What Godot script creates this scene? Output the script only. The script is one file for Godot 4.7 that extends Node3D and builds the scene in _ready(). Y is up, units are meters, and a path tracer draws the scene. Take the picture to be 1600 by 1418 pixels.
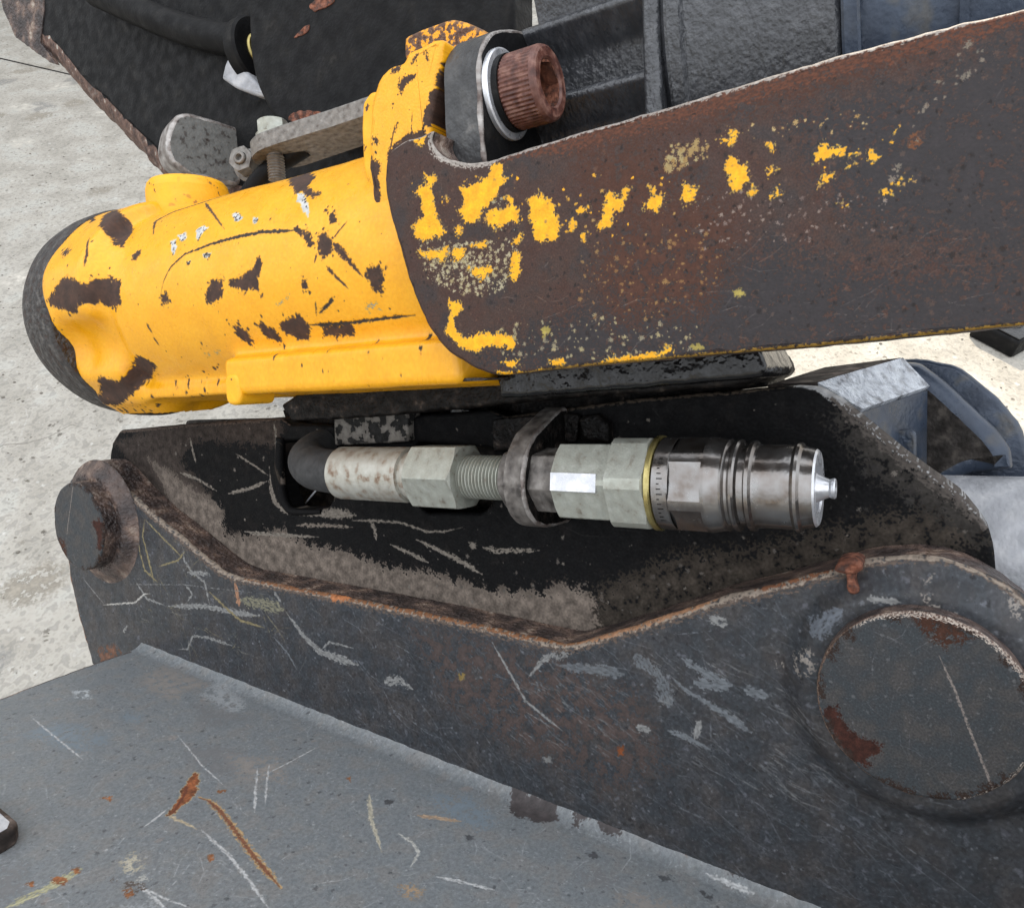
extends Node3D
# Close view of a yellow hydraulic cylinder on an excavator coupler. Machine parts are built in millimetres in the
# machine's own frame (x along the machine, y across it, z out of its side plates); MACHINE sets that frame in the world.

const MM := 0.001
var MACHINE := Transform3D(Basis(Vector3(0.857097, 0.350595, 0.377449), Vector3(-0.046068, 0.781917, -0.621678), Vector3(-0.513091, 0.51545, 0.68633)), Vector3(0.04905, 0.87433, -0.23542))
var rng := RandomNumberGenerator.new()
var grain := PackedByteArray()      # 512 x 512 fractal noise, shared by the texture painters
var names := {}

# ------------------------------------------------------------------ mesh collector
class MB:
	var v := PackedVector3Array()
	var n := PackedVector3Array()
	var u := PackedVector2Array()
	var i := PackedInt32Array()
	func add(p: Vector3, nn: Vector3, uv := Vector2.ZERO) -> int:
		v.append(p); n.append(nn); u.append(uv)
		return v.size() - 1
	func tri(a: int, b: int, c: int) -> void:
		var g := (v[b] - v[a]).cross(v[c] - v[a])
		i.append(a)
		if g.dot(n[a] + n[b] + n[c]) > 0.0:
			i.append(c); i.append(b)
		else:
			i.append(b); i.append(c)
	func quad(a: int, b: int, c: int, d: int) -> void:
		tri(a, b, c); tri(a, c, d)
	func join(o: MB) -> MB:
		var at := v.size()
		v.append_array(o.v); n.append_array(o.n); u.append_array(o.u)
		for k in o.i:
			i.append(k + at)
		return self
	func moved(t: Transform3D) -> MB:
		for k in v.size():
			v[k] = t * v[k]
			n[k] = (t.basis * n[k]).normalized()
		return self
	func mesh() -> ArrayMesh:
		var a := []
		a.resize(Mesh.ARRAY_MAX)
		var vm := v.duplicate()
		for k in vm.size():
			vm[k] *= 0.001
		a[Mesh.ARRAY_VERTEX] = vm; a[Mesh.ARRAY_NORMAL] = n; a[Mesh.ARRAY_TEX_UV] = u; a[Mesh.ARRAY_INDEX] = i
		var m := ArrayMesh.new()
		m.add_surface_from_arrays(Mesh.PRIMITIVE_TRIANGLES, a)
		return m

# ------------------------------------------------------------------ painted metal: what the surface is made of, in mm
class Cv:
	var w: int
	var h: int
	var k: float
	var r: Rect2
	var rgb := PackedByteArray()
	var rg := PackedByteArray()
	var hg := PackedByteArray()
	var mt := PackedByteArray()
	var g: PackedByteArray
	func _init(rect: Rect2, ppm: float, base: Image, noise: PackedByteArray, rough: int, rough_vary: float, relief: float) -> void:
		r = rect; k = ppm; g = noise
		w = base.get_width(); h = base.get_height()
		base.convert(Image.FORMAT_RGB8)
		rgb = base.get_data()
		rg.resize(w * h); hg.resize(w * h); mt.resize(w * h)
		var at := 0
		for y in h:
			var row := ((y * 3) & 511) << 9
			var row2 := ((y + 171) & 511) << 9
			for x in w:
				rg[at] = clampi(rough + int((g[row2 | ((x + 77) & 511)] - 128) * rough_vary), 20, 255)
				hg[at] = 128 + int((g[row | ((x * 3) & 511)] - 128) * relief * 0.3)
				at += 1
	func to_px(p: Array) -> PackedVector2Array:
		var o := PackedVector2Array()
		for q in range(0, p.size(), 2):
			o.append(Vector2((p[q] - r.position.x) * k, (r.end.y - p[q + 1]) * k))
		return o
	func put(at: int, c: Color, a: float, ro: int, dp: float, m := 0) -> void:
		var j := at * 3
		rgb[j] = int(lerpf(rgb[j], c.r8, a)); rgb[j + 1] = int(lerpf(rgb[j + 1], c.g8, a)); rgb[j + 2] = int(lerpf(rgb[j + 2], c.b8, a))
		if ro > 0:
			rg[at] = int(lerpf(rg[at], ro, a))
		hg[at] = clampi(int(hg[at] + dp * a), 0, 255)
		if m > 0:
			mt[at] = int(lerpf(mt[at], m, a))
	# a patch with a ragged outline; edge: raggedness in mm; ro: roughness 1..255; dp: relief; vary: mottling; holes: share left out
	func blob(p: Array, c: Color, edge := 1.6, ro := 200, dp := -26.0, vary := 0.35, holes := 0.0, soft := 1.1, rim := Color(0, 0, 0, 0)) -> void:
		var q := to_px(p)
		var nq := q.size()
		var lo := q[0]
		var hi := q[0]
		for s in q:
			lo = lo.min(s); hi = hi.max(s)
		var e := edge * k
		var mg := e * 1.5 + soft + 1.0
		var x0 := maxi(0, int(lo.x - mg)); var x1 := mini(w - 1, int(hi.x + mg))
		var y0 := maxi(0, int(lo.y - mg)); var y1 := mini(h - 1, int(hi.y + mg))
		for y in range(y0, y1 + 1):
			var ra := ((y * 4 + 31) & 511) << 9
			var rb := ((y + 210) & 511) << 9
			for x in range(x0, x1 + 1):
				var pt := Vector2(x, y)
				var d := 1e9
				var inside := false
				var b := q[nq - 1]
				for a in q:
					var ba := b - a
					var pa := pt - a
					d = minf(d, (pa - ba * clampf(pa.dot(ba) / maxf(ba.length_squared(), 0.001), 0.0, 1.0)).length_squared())
					if (a.y > y) != (b.y > y) and x < ba.x * (y - a.y) / ba.y + a.x:
						inside = not inside
					b = a
				d = sqrt(d) * (-1.0 if inside else 1.0)
				var n1 := g[ra | ((x * 4) & 511)] / 255.0
				var n2 := g[rb | ((x + 57) & 511)] / 255.0
				d += (n1 - 0.5) * e * 1.5 + (n2 - 0.5) * e * 1.8
				if d < soft and (holes <= 0.0 or n1 * 0.35 + n2 * 0.65 > holes * 0.5 + 0.25):
					var f := 1.0 + (n1 - 0.5) * vary * 0.9 + (n2 - 0.5) * vary * 1.6
					var cc := Color(clampf(c.r * f, 0, 1), clampf(c.g * f, 0, 1), clampf(c.b * f, 0, 1))
					if rim.a > 0.0 and d > -0.45 * k:
						cc = rim
					put(y * w + x, cc, clampf((soft - d) / (soft + 0.9), 0.0, 1.0), ro, dp)
	# a scratch or crack along points; wd: widths in mm at its two ends; gap: share broken away
	func line(p: Array, wa: float, wb: float, c: Color, ro := 190, dp := -18.0, gap := 0.25, rag := 0.8, alpha := 1.0) -> void:
		var q := to_px(p)
		var total := 0.0
		for s in range(1, q.size()):
			total += q[s].distance_to(q[s - 1])
		var run := 0.0
		for s in range(1, q.size()):
			var a := q[s - 1]
			var b := q[s]
			var ba := b - a
			var ln := maxf(ba.length(), 0.01)
			var m := maxf(wa, wb) * k + 1.5
			var lo := a.min(b) - Vector2(m, m)
			var hi := a.max(b) + Vector2(m, m)
			for y in range(maxi(0, int(lo.y)), mini(h - 1, int(hi.y)) + 1):
				var ra := ((y * 7 + 11) & 511) << 9
				var rb := ((y * 3 + 97) & 511) << 9
				for x in range(maxi(0, int(lo.x)), mini(w - 1, int(hi.x)) + 1):
					var pa := Vector2(x, y) - a
					var t := pa.dot(ba) / (ln * ln)
					if t < -0.02 or t > 1.02:
						continue
					var d := absf(pa.cross(ba)) / ln
					var f := (run + t * ln) / total
					var half := lerpf(wa, wb, f) * k * 0.5 * clampf(minf(f, 1.0 - f) * 7.0, 0.3, 1.0)
					var way := int(run + t * ln)
					var across := int(pa.cross(ba) / ln * 5.0 + a.x * 3.0)
					var n1 := g[((across & 511) << 9) | ((way * 2 + int(a.y)) & 511)] / 255.0
					var n2 := (g[rb | ((x * 3) & 511)] + g[ra | ((x * 7) & 511)]) / 510.0
					var cover := clampf((half * (0.95 + (n1 - 0.5) * 1.6 * rag + (n2 - 0.5) * 2.2 * rag) + 0.5 - d) / 1.2, 0.0, 1.0)
					if cover > 0.0 and n2 * 0.5 + n1 * 0.5 > gap * 0.5 + 0.2:
						put(y * w + x, Color(c.r * (0.75 + 0.5 * n1), c.g * (0.75 + 0.5 * n1), c.b * (0.75 + 0.5 * n1)), cover * alpha, ro, dp)
			run += ln
	# many small flecks inside a polygon
	func flecks(p: Array, count: int, ra: float, rb: float, c: Color, c2: Color, ro: int, dp: float, rnd: RandomNumberGenerator, alpha := 1.0) -> void:
		var q := to_px(p)
		var lo := q[0]
		var hi := q[0]
		for s in q:
			lo = lo.min(s); hi = hi.max(s)
		for z in count:
			var o := Vector2(rnd.randf_range(lo.x, hi.x), rnd.randf_range(lo.y, hi.y))
			var size := (ra + (rb - ra) * pow(rnd.randf(), 3.0)) * k
			var turn := Vector2.from_angle(rnd.randf() * TAU)
			var thin := rnd.randf_range(0.5, 1.0)
			var cc := c.lerp(c2, rnd.randf())
			if not Geometry2D.is_point_in_polygon(o, q):
				continue
			var m := int(size + 1.5)
			for y in range(maxi(0, int(o.y) - m), mini(h - 1, int(o.y) + m) + 1):
				var row := ((y * 9) & 511) << 9
				for x in range(maxi(0, int(o.x) - m), mini(w - 1, int(o.x) + m) + 1):
					var d := Vector2(x, y) - o
					var e := Vector2(d.dot(turn), d.cross(turn) / thin).length() + (g[row | ((x * 9) & 511)] - 128) / 128.0 * size * 0.9
					if e < size + 0.5:
						put(y * w + x, cc, clampf(size + 0.5 - e, 0.0, 1.0) * alpha, ro, dp)
	# thin straight hairline scratches scattered over the sheet, mostly along one direction
	func scratches(count: int, dir: float, spread: float, la: float, lb: float, wd: float, c: Color, c2: Color, rnd: RandomNumberGenerator, box := Rect2(), alpha := 0.6) -> void:
		var area := box if box.size.x > 0.0 else r
		for z in count:
			var o := Vector2(rnd.randf_range(area.position.x, area.end.x), rnd.randf_range(area.position.y, area.end.y))
			var d := Vector2.from_angle(deg_to_rad(dir + spread * rnd.randfn() * 0.5)) * lerpf(la, lb, pow(rnd.randf(), 3.0))
			var s := d.orthogonal() * rnd.randf_range(-0.12, 0.12)
			var m := o + d * 0.5 + s
			var e := o + d
			line([o.x, o.y, m.x, m.y, e.x, e.y], wd * rnd.randf_range(0.5, 1.3), wd * 0.4, c.lerp(c2, rnd.randf()), 150, -4.0, rnd.randf_range(0.1, 0.7), 0.8, alpha * rnd.randf_range(0.4, 1.0))
	func material(bump: float, gloss := 0.5, metal := false) -> StandardMaterial3D:
		var m := StandardMaterial3D.new()
		m.albedo_texture = ImageTexture.create_from_image(Image.create_from_data(w, h, false, Image.FORMAT_RGB8, rgb))
		m.roughness = 1.0
		m.metallic_specular = gloss
		m.roughness_texture = ImageTexture.create_from_image(Image.create_from_data(w, h, false, Image.FORMAT_L8, rg))
		m.roughness_texture_channel = BaseMaterial3D.TEXTURE_CHANNEL_RED
		var im := Image.create_from_data(w, h, false, Image.FORMAT_L8, hg)
		im.convert(Image.FORMAT_RGBA8)
		im.bump_map_to_normal_map(bump)
		m.normal_enabled = true
		m.normal_texture = ImageTexture.create_from_image(im)
		m.normal_scale = 1.0
		m.texture_repeat = false
		if metal:
			m.metallic = 1.0
			m.metallic_texture = ImageTexture.create_from_image(Image.create_from_data(w, h, false, Image.FORMAT_L8, mt))
		return m
	func uv(p: Vector2) -> Vector2:
		return Vector2((p.x - r.position.x) / r.size.x, (r.end.y - p.y) / r.size.y)

# ------------------------------------------------------------------ nodes
func numbered(called: String) -> String:
	var c: int = names.get(called, 0)
	names[called] = c + 1
	return called if c == 0 else "%s_%03d" % [called, c]

func thing(called: String, label: String, category: String, base := Vector3.ZERO, group := "") -> Node3D:
	var o := Node3D.new()
	o.name = numbered(called)
	add_child(o)
	o.transform = MACHINE * Transform3D(Basis(), base * MM)
	o.set_meta("label", label); o.set_meta("category", category)
	if group:
		o.set_meta("group", group)
	o.set_meta("base", base)
	return o

func part(called: String, mb: MB, m: Material, parent: Node3D, label := "") -> MeshInstance3D:
	var o := MeshInstance3D.new()
	o.name = called
	o.mesh = mb.mesh()
	o.material_override = m
	parent.add_child(o, true)
	if parent.has_meta("base"):
		o.position = -(parent.get_meta("base") as Vector3) * MM
	if label:
		o.set_meta("label", label)
	return o

# ------------------------------------------------------------------ outlines
func pts(a: Array) -> PackedVector2Array:
	var o := PackedVector2Array()
	for k in range(0, a.size(), 2):
		o.append(Vector2(a[k], a[k + 1]))
	if Geometry2D.is_polygon_clockwise(o):
		o.reverse()
	return o

func rounded(p: PackedVector2Array, rad: float, seg := 4) -> PackedVector2Array:
	var o := PackedVector2Array()
	var c := p.size()
	for k in c:
		var a := p[(k + c - 1) % c]; var b := p[k]; var d := p[(k + 1) % c]
		var t := minf(rad, minf(a.distance_to(b), b.distance_to(d)) * 0.45)
		var s := b + (a - b).normalized() * t
		var e := b + (d - b).normalized() * t
		for j in seg + 1:
			var f := float(j) / seg
			o.append(s.lerp(b, f).lerp(b.lerp(e, f), f))
	return o

func resampled(p: PackedVector2Array, step: float, worn := 0.0, from := 0.0) -> PackedVector2Array:
	var noise := FastNoiseLite.new()
	noise.seed = int(from) + 5
	noise.frequency = 0.12
	var o := PackedVector2Array()
	var c := p.size()
	for k in c:
		var a := p[k]; var b := p[(k + 1) % c]
		var count := maxi(1, int(ceil(a.distance_to(b) / step)))
		var side := (b - a).normalized().orthogonal()
		for j in count:
			var q := a.lerp(b, float(j) / count)
			q += side * worn * (noise.get_noise_2d(q.x, q.y) + 0.4 * noise.get_noise_2d(q.x * 4.0, q.y * 4.0))
			if worn == 0.0 or o.is_empty() or q.distance_to(o[-1]) > minf(step * 0.3, worn * 2.5):
				o.append(q)
	return o

func holed(outer: PackedVector2Array, hole: PackedVector2Array) -> PackedVector2Array:   # one outline that runs into the hole and out again
	var best := 1e9
	var bi := 0
	var bj := 0
	for a in outer.size():
		for b in hole.size():
			var d := outer[a].distance_squared_to(hole[b])
			if d < best:
				best = d; bi = a; bj = b
	var o := PackedVector2Array()
	for a in bi + 1:
		o.append(outer[a])
	for b in hole.size() + 1:
		o.append(hole[(bj - b + hole.size() * 2) % hole.size()])
	for a in range(bi, outer.size()):
		o.append(outer[a])
	return o

# [face, rim and sides], or [face, rim, sides] when split: an outline with thickness; its front rim is rounded by bev. Counter-clockwise outline in x, y; front at zf.
func plate(p: PackedVector2Array, zb: float, zf: float, bev: float, cv: Cv = null, holes: Array = [], worn := 0.0, split := false) -> Array:
	var face := MB.new()
	var edge := MB.new()
	var side := MB.new()
	var noise := FastNoiseLite.new()
	noise.frequency = 0.07
	var caps := []
	var loops := [p]
	loops.append_array(holes)
	for li in loops.size():
		var q: PackedVector2Array = loops[li]
		var sgn := 1.0 if li == 0 else -1.0
		var c := q.size()
		var inner := PackedVector2Array()
		var rows := []
		for k in c:
			var a := (q[k] - q[(k + c - 1) % c]).normalized()
			var b := (q[(k + 1) % c] - q[k]).normalized()
			var nn := (Vector2(a.y, -a.x) + Vector2(b.y, -b.x)).normalized() * sgn
			var w := bev * (1.0 + worn * noise.get_noise_2d(q[k].x, q[k].y) * 1.6)
			var ids := PackedInt32Array()
			ids.append(side.add(Vector3(q[k].x, q[k].y, zb), Vector3(nn.x, nn.y, 0), cv.uv(q[k]) if cv else q[k] * 0.01))
			ids.append(side.add(Vector3(q[k].x, q[k].y, zf - w), Vector3(nn.x, nn.y, 0), cv.uv(q[k]) if cv else q[k] * 0.01))
			for s in 5:
				var t := s / 4.0 * PI / 2
				var at := q[k] - nn * w * (1.0 - cos(t))
				ids.append(edge.add(Vector3(at.x, at.y, zf - w + w * sin(t)), Vector3(nn.x * cos(t), nn.y * cos(t), sin(t)), cv.uv(at) if cv else at * 0.01))
			rows.append(ids)
			inner.append(q[k] - nn * w)
		for k in c:
			var r0: PackedInt32Array = rows[k]
			var r1: PackedInt32Array = rows[(k + 1) % c]
			side.quad(r0[0], r1[0], r1[1], r0[1])
			for s in range(2, 6):
				edge.quad(r0[s], r1[s], r1[s + 1], r0[s + 1])
		caps.append(inner)
	var flat: PackedVector2Array = caps[0]
	for li in range(1, caps.size()):
		flat = holed(flat, caps[li])
	var tris := Geometry2D.triangulate_polygon(flat)
	if tris.is_empty() and holes.is_empty():
		tris = Geometry2D.triangulate_polygon(p)      # a tight corner folded over: fill by the outline itself
	if tris.is_empty():
		print("outline could not be filled ", flat.size(), " ", p[0])
	for q in flat:
		face.add(Vector3(q.x, q.y, zf), Vector3(0, 0, 1), cv.uv(q) if cv else q * 0.01)
	for k in range(0, tris.size(), 3):
		face.tri(tris[k], tris[k + 1], tris[k + 2])
	var back: PackedVector2Array = loops[0]
	var at0 := side.v.size()
	var bt := Geometry2D.triangulate_polygon(back)
	if holes.is_empty():
		for q in back:
			side.add(Vector3(q.x, q.y, zb), Vector3(0, 0, -1))
		for k in range(0, bt.size(), 3):
			side.tri(at0 + bt[k], at0 + bt[k + 1], at0 + bt[k + 2])
	if split:
		return [face, edge, side]
	return [face, edge.join(side)]

func slab(p: PackedVector2Array, zb: float, zf: float, bev: float, cv: Cv = null, worn := 0.0) -> MB:
	var a := plate(p, zb, zf, bev, cv, [], worn)
	return (a[0] as MB).join(a[1])

func block(lo: Vector3, hi: Vector3, bev: float, step := 400.0, worn := 0.0) -> MB:
	var p := PackedVector2Array([Vector2(lo.x, lo.y), Vector2(hi.x, lo.y), Vector2(hi.x, hi.y), Vector2(lo.x, hi.y)])
	p = resampled(rounded(p, bev * 2.2, 3), step, worn, lo.x)
	return slab(p, lo.z, hi.z, bev)

# turned shape about an axis along x; profile pairs x, r; sharp profile corners stay sharp
func lathe(prof: Array, y := 0.0, z := 0.0, seg := 56, knurl := 0.0, teeth := 0) -> MB:
	var mb := MB.new()
	for k in range(0, prof.size() - 2, 2):
		var x0: float = prof[k]; var r0: float = prof[k + 1]; var x1: float = prof[k + 2]; var r1: float = prof[k + 3]
		var nn := Vector2(r0 - r1, x1 - x0).normalized()
		var first := -1
		for s in seg + 1:
			var t := TAU * s / seg
			var dir := Vector3(0, sin(t), cos(t))
			var out := 1.0
			var lean := dir
			if teeth > 0 and r0 > knurl and r1 > knurl:
				out = 1.0 - 0.028 * (0.5 + 0.5 * cos(t * teeth))
				lean = (dir - Vector3(0, cos(t), -sin(t)) * 0.014 * teeth * sin(t * teeth)).normalized()
			var a := mb.add(Vector3(x0, y + dir.y * r0 * out, z + dir.z * r0 * out), Vector3(nn.x, 0, 0) + lean * nn.y, Vector2(float(s) / seg, x0 * 0.01))
			var b := mb.add(Vector3(x1, y + dir.y * r1 * out, z + dir.z * r1 * out), Vector3(nn.x, 0, 0) + lean * nn.y, Vector2(float(s) / seg, x1 * 0.01))
			if first >= 0:
				mb.quad(first, a, b, first + 1)
			first = a
	return mb

# a bar along x whose section is cut by flats [degrees from z towards y, distance] inside radius rmax, chamfered to radius rc at its ends
func prism(x0: float, x1: float, flats: Array, rmax: float, rc: float, cham := 3, y := 0.0, z := 0.0, hole := 0.0) -> MB:
	var mb := MB.new()
	var seg := 144
	var rad := func(t: float) -> float:
		var r := rmax
		for k in range(0, flats.size(), 2):
			var c := cos(t - deg_to_rad(flats[k]))
			if c > 0.05:
				r = minf(r, flats[k + 1] / c)
		return r
	for s in seg:
		var t0 := TAU * s / seg
		var t1 := TAU * (s + 1) / seg
		var tm := (t0 + t1) * 0.5
		var rm: float = rad.call(tm)
		var dir := Vector3(0, sin(tm), cos(tm))
		for k in range(0, flats.size(), 2):
			var f := deg_to_rad(flats[k])
			if cos(tm - f) > 0.05 and absf(flats[k + 1] / cos(tm - f) - rm) < 0.001:
				dir = Vector3(0, sin(f), cos(f))
		var ring := []
		for t in [t0, t1]:
			var r: float = rad.call(t)
			var d := maxf(0.0, (r - rc) * 0.577)
			var e := Vector3(0, sin(t), cos(t))
			var o := Vector3(0, y, z)
			var b0 := x0 + (d if cham & 1 else 0.0)
			var b1 := x1 - (d if cham & 2 else 0.0)
			var re := minf(r, rc)
			var ra := re if cham & 1 else r
			var rb := re if cham & 2 else r
			ring.append([mb.add(o + e * ra + Vector3(x0, 0, 0), (e * 0.5 + Vector3(-0.87, 0, 0)).normalized()), mb.add(o + e * r + Vector3(b0, 0, 0), (e * 0.5 + Vector3(-0.87, 0, 0)).normalized()),
				mb.add(o + e * r + Vector3(b0, 0, 0), dir), mb.add(o + e * r + Vector3(b1, 0, 0), dir),
				mb.add(o + e * r + Vector3(b1, 0, 0), (e * 0.5 + Vector3(0.87, 0, 0)).normalized()), mb.add(o + e * rb + Vector3(x1, 0, 0), (e * 0.5 + Vector3(0.87, 0, 0)).normalized()),
				mb.add(o + e * rb + Vector3(x1, 0, 0), Vector3(1, 0, 0)), mb.add(o + e * hole + Vector3(x1, 0, 0), Vector3(1, 0, 0)),
				mb.add(o + e * ra + Vector3(x0, 0, 0), Vector3(-1, 0, 0)), mb.add(o + Vector3(x0, 0, 0), Vector3(-1, 0, 0))])
		for q in range(0, 10, 2):
			mb.quad(ring[0][q], ring[1][q], ring[1][q + 1], ring[0][q + 1])
	return mb

func tube(path: PackedVector3Array, rad: Array, seg := 24, sub := 6, ends := true) -> MB:   # round bar along a smooth path; rad: one radius per point
	var mb := MB.new()
	var line := []
	var c := path.size()
	for k in c - 1:
		var a := path[maxi(k - 1, 0)]; var b := path[k]; var d := path[k + 1]; var e := path[mini(k + 2, c - 1)]
		for s in sub:
			var t := float(s) / sub
			line.append([b.cubic_interpolate(d, a, e, t), lerpf(rad[k], rad[k + 1], t)])
	line.append([path[c - 1], rad[c - 1]])
	var side := Vector3.ZERO
	var last := []
	for k in line.size():
		var dir: Vector3 = ((line[mini(k + 1, line.size() - 1)][0] as Vector3) - (line[maxi(k - 1, 0)][0] as Vector3)).normalized()
		side = (side - dir * side.dot(dir)).normalized() if side != Vector3.ZERO else dir.cross(Vector3(0.3, 0.9, 0.2)).normalized()
		var up := dir.cross(side)
		var ids := []
		for s in seg + 1:
			var t := TAU * s / seg
			var nn := side * cos(t) + up * sin(t)
			ids.append(mb.add((line[k][0] as Vector3) + nn * line[k][1], nn, Vector2(float(s) / seg, k * 0.1)))
		if k > 0:
			for s in seg:
				mb.quad(last[s], last[s + 1], ids[s + 1], ids[s])
		if ends and (k == 0 or k == line.size() - 1):
			var nc := -dir if k == 0 else dir
			var o := mb.add(line[k][0], nc)
			var cap := []
			for s in seg + 1:
				cap.append(mb.add(mb.v[ids[s]], nc))
			for s in seg:
				mb.tri(o, cap[s], cap[s + 1])
		last = ids
	return mb

# surface where field f is zero, on a grid of cell size cs
func casting(f: Callable, lo: Vector3, hi: Vector3, cs: float, uvf: Callable) -> MB:
	var nx := int((hi.x - lo.x) / cs) + 2
	var ny := int((hi.y - lo.y) / cs) + 2
	var nz := int((hi.z - lo.z) / cs) + 2
	var val := PackedFloat32Array()
	val.resize(nx * ny * nz)
	var at := 0
	for z in nz:
		for y in ny:
			for x in nx:
				val[at] = f.call(lo + Vector3(x, y, z) * cs)
				at += 1
	var mb := MB.new()
	var idx := PackedInt32Array()
	idx.resize(nx * ny * nz)
	idx.fill(-1)
	var sy := nx
	var sz := nx * ny
	var offs := PackedInt32Array([0, 1, sy, sy + 1, sz, sz + 1, sz + sy, sz + sy + 1])
	var ea := PackedInt32Array([0, 2, 4, 6, 0, 1, 4, 5, 0, 1, 2, 3])
	var eb := PackedInt32Array([1, 3, 5, 7, 2, 3, 6, 7, 4, 5, 6, 7])
	for z in nz - 1:
		for y in ny - 1:
			for x in nx - 1:
				at = x + y * sy + z * sz
				var a := val[at]
				if absf(a) > cs * 2.5:
					continue
				var neg := 0
				for c in 8:
					if val[at + offs[c]] < 0.0:
						neg += 1
				if neg == 0 or neg == 8:
					continue
				var sum := Vector3.ZERO
				var cnt := 0
				for e in 12:
					var va := val[at + offs[ea[e]]]
					var vb := val[at + offs[eb[e]]]
					if (va < 0.0) != (vb < 0.0):
						var ca := ea[e]; var cb := eb[e]
						var pa := Vector3(ca & 1, (ca >> 1) & 1, ca >> 2)
						sum += pa.lerp(Vector3(cb & 1, (cb >> 1) & 1, cb >> 2), va / (va - vb))
						cnt += 1
				var p := lo + (Vector3(x, y, z) + sum / cnt) * cs
				var h := 0.7
				var k1: float = f.call(p + Vector3(h, -h, -h)); var k2: float = f.call(p + Vector3(-h, -h, h))
				var k3: float = f.call(p + Vector3(-h, h, -h)); var k4: float = f.call(p + Vector3(h, h, h))
				var nn := (Vector3(1, -1, -1) * k1 + Vector3(-1, -1, 1) * k2 + Vector3(-1, 1, -1) * k3 + Vector3(1, 1, 1) * k4).normalized()
				idx[at] = mb.add(p, nn, uvf.call(p))
	for z in range(1, nz - 1):
		for y in range(1, ny - 1):
			for x in range(1, nx - 1):
				at = x + y * sy + z * sz
				var inn := val[at] < 0.0
				if absf(val[at]) > cs * 2.5:
					continue
				if inn != (val[at + 1] < 0.0):
					mb.quad(idx[at], idx[at - sy], idx[at - sy - sz], idx[at - sz])
				if inn != (val[at + sy] < 0.0):
					mb.quad(idx[at], idx[at - 1], idx[at - 1 - sz], idx[at - sz])
				if inn != (val[at + sz] < 0.0):
					mb.quad(idx[at], idx[at - 1], idx[at - 1 - sy], idx[at - sy])
	return mb

static func smin(a: float, b: float, k: float) -> float:
	var h := clampf(0.5 + 0.5 * (b - a) / k, 0.0, 1.0)
	return lerpf(b, a, h) - k * h * (1.0 - h)

static func sbox(p: Vector3, c: Vector3, half: Vector3, r: float) -> float:
	var q := (p - c).abs() - half + Vector3(r, r, r)
	return q.max(Vector3.ZERO).length() + minf(maxf(q.x, maxf(q.y, q.z)), 0.0) - r

# ------------------------------------------------------------------ noise textures and plain materials
func ramp(stops: Array) -> Gradient:
	var gr := Gradient.new()
	var o := PackedFloat32Array()
	var c := PackedColorArray()
	for k in range(0, stops.size(), 2):
		o.append(stops[k]); c.append(stops[k + 1])
	gr.offsets = o; gr.colors = c
	return gr

func cloud(freq: float, stops: Array, w := 512, h := 512, sd := 1, oct := 5, seamless := true, kind := FastNoiseLite.TYPE_SIMPLEX_SMOOTH) -> NoiseTexture2D:
	var n := FastNoiseLite.new()
	n.noise_type = kind
	n.seed = sd
	n.frequency = freq
	n.fractal_octaves = oct
	var t := NoiseTexture2D.new()
	t.width = w; t.height = h
	t.seamless = seamless
	t.noise = n
	if stops.size() > 0:
		t.color_ramp = ramp(stops)
	return t

func bumps(freq: float, strength: float, sd := 3, oct := 4) -> NoiseTexture2D:
	var t := cloud(freq, [], 512, 512, sd, oct)
	t.as_normal_map = true
	t.bump_strength = strength
	return t

func surface(albedo: Texture2D, rough: Texture2D, normal: Texture2D, nscale: float, scale: float, metal := 0.0, gloss := 0.5) -> StandardMaterial3D:
	var m := StandardMaterial3D.new()
	m.albedo_texture = albedo
	m.metallic_specular = gloss
	m.roughness = 1.0
	m.roughness_texture = rough
	m.roughness_texture_channel = BaseMaterial3D.TEXTURE_CHANNEL_RED
	m.metallic = metal
	if normal:
		m.normal_enabled = true
		m.normal_texture = normal
		m.normal_scale = nscale
	m.uv1_triplanar = true
	m.uv1_scale = Vector3.ONE * scale
	return m

func gray(v: float) -> Color:
	return Color(v, v, v)

func sheet(w: int, h: int, base: Color, layers: Array) -> Image:      # a colour field with layers of noise laid over it
	var im := Image.create(w, h, false, Image.FORMAT_RGBA8)
	im.fill(base)
	for t in layers:
		var src: Image = (t as NoiseTexture2D).get_image()
		src.convert(Image.FORMAT_RGBA8)
		im.blend_rect(src, Rect2i(0, 0, w, h), Vector2i.ZERO)
	return im

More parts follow.
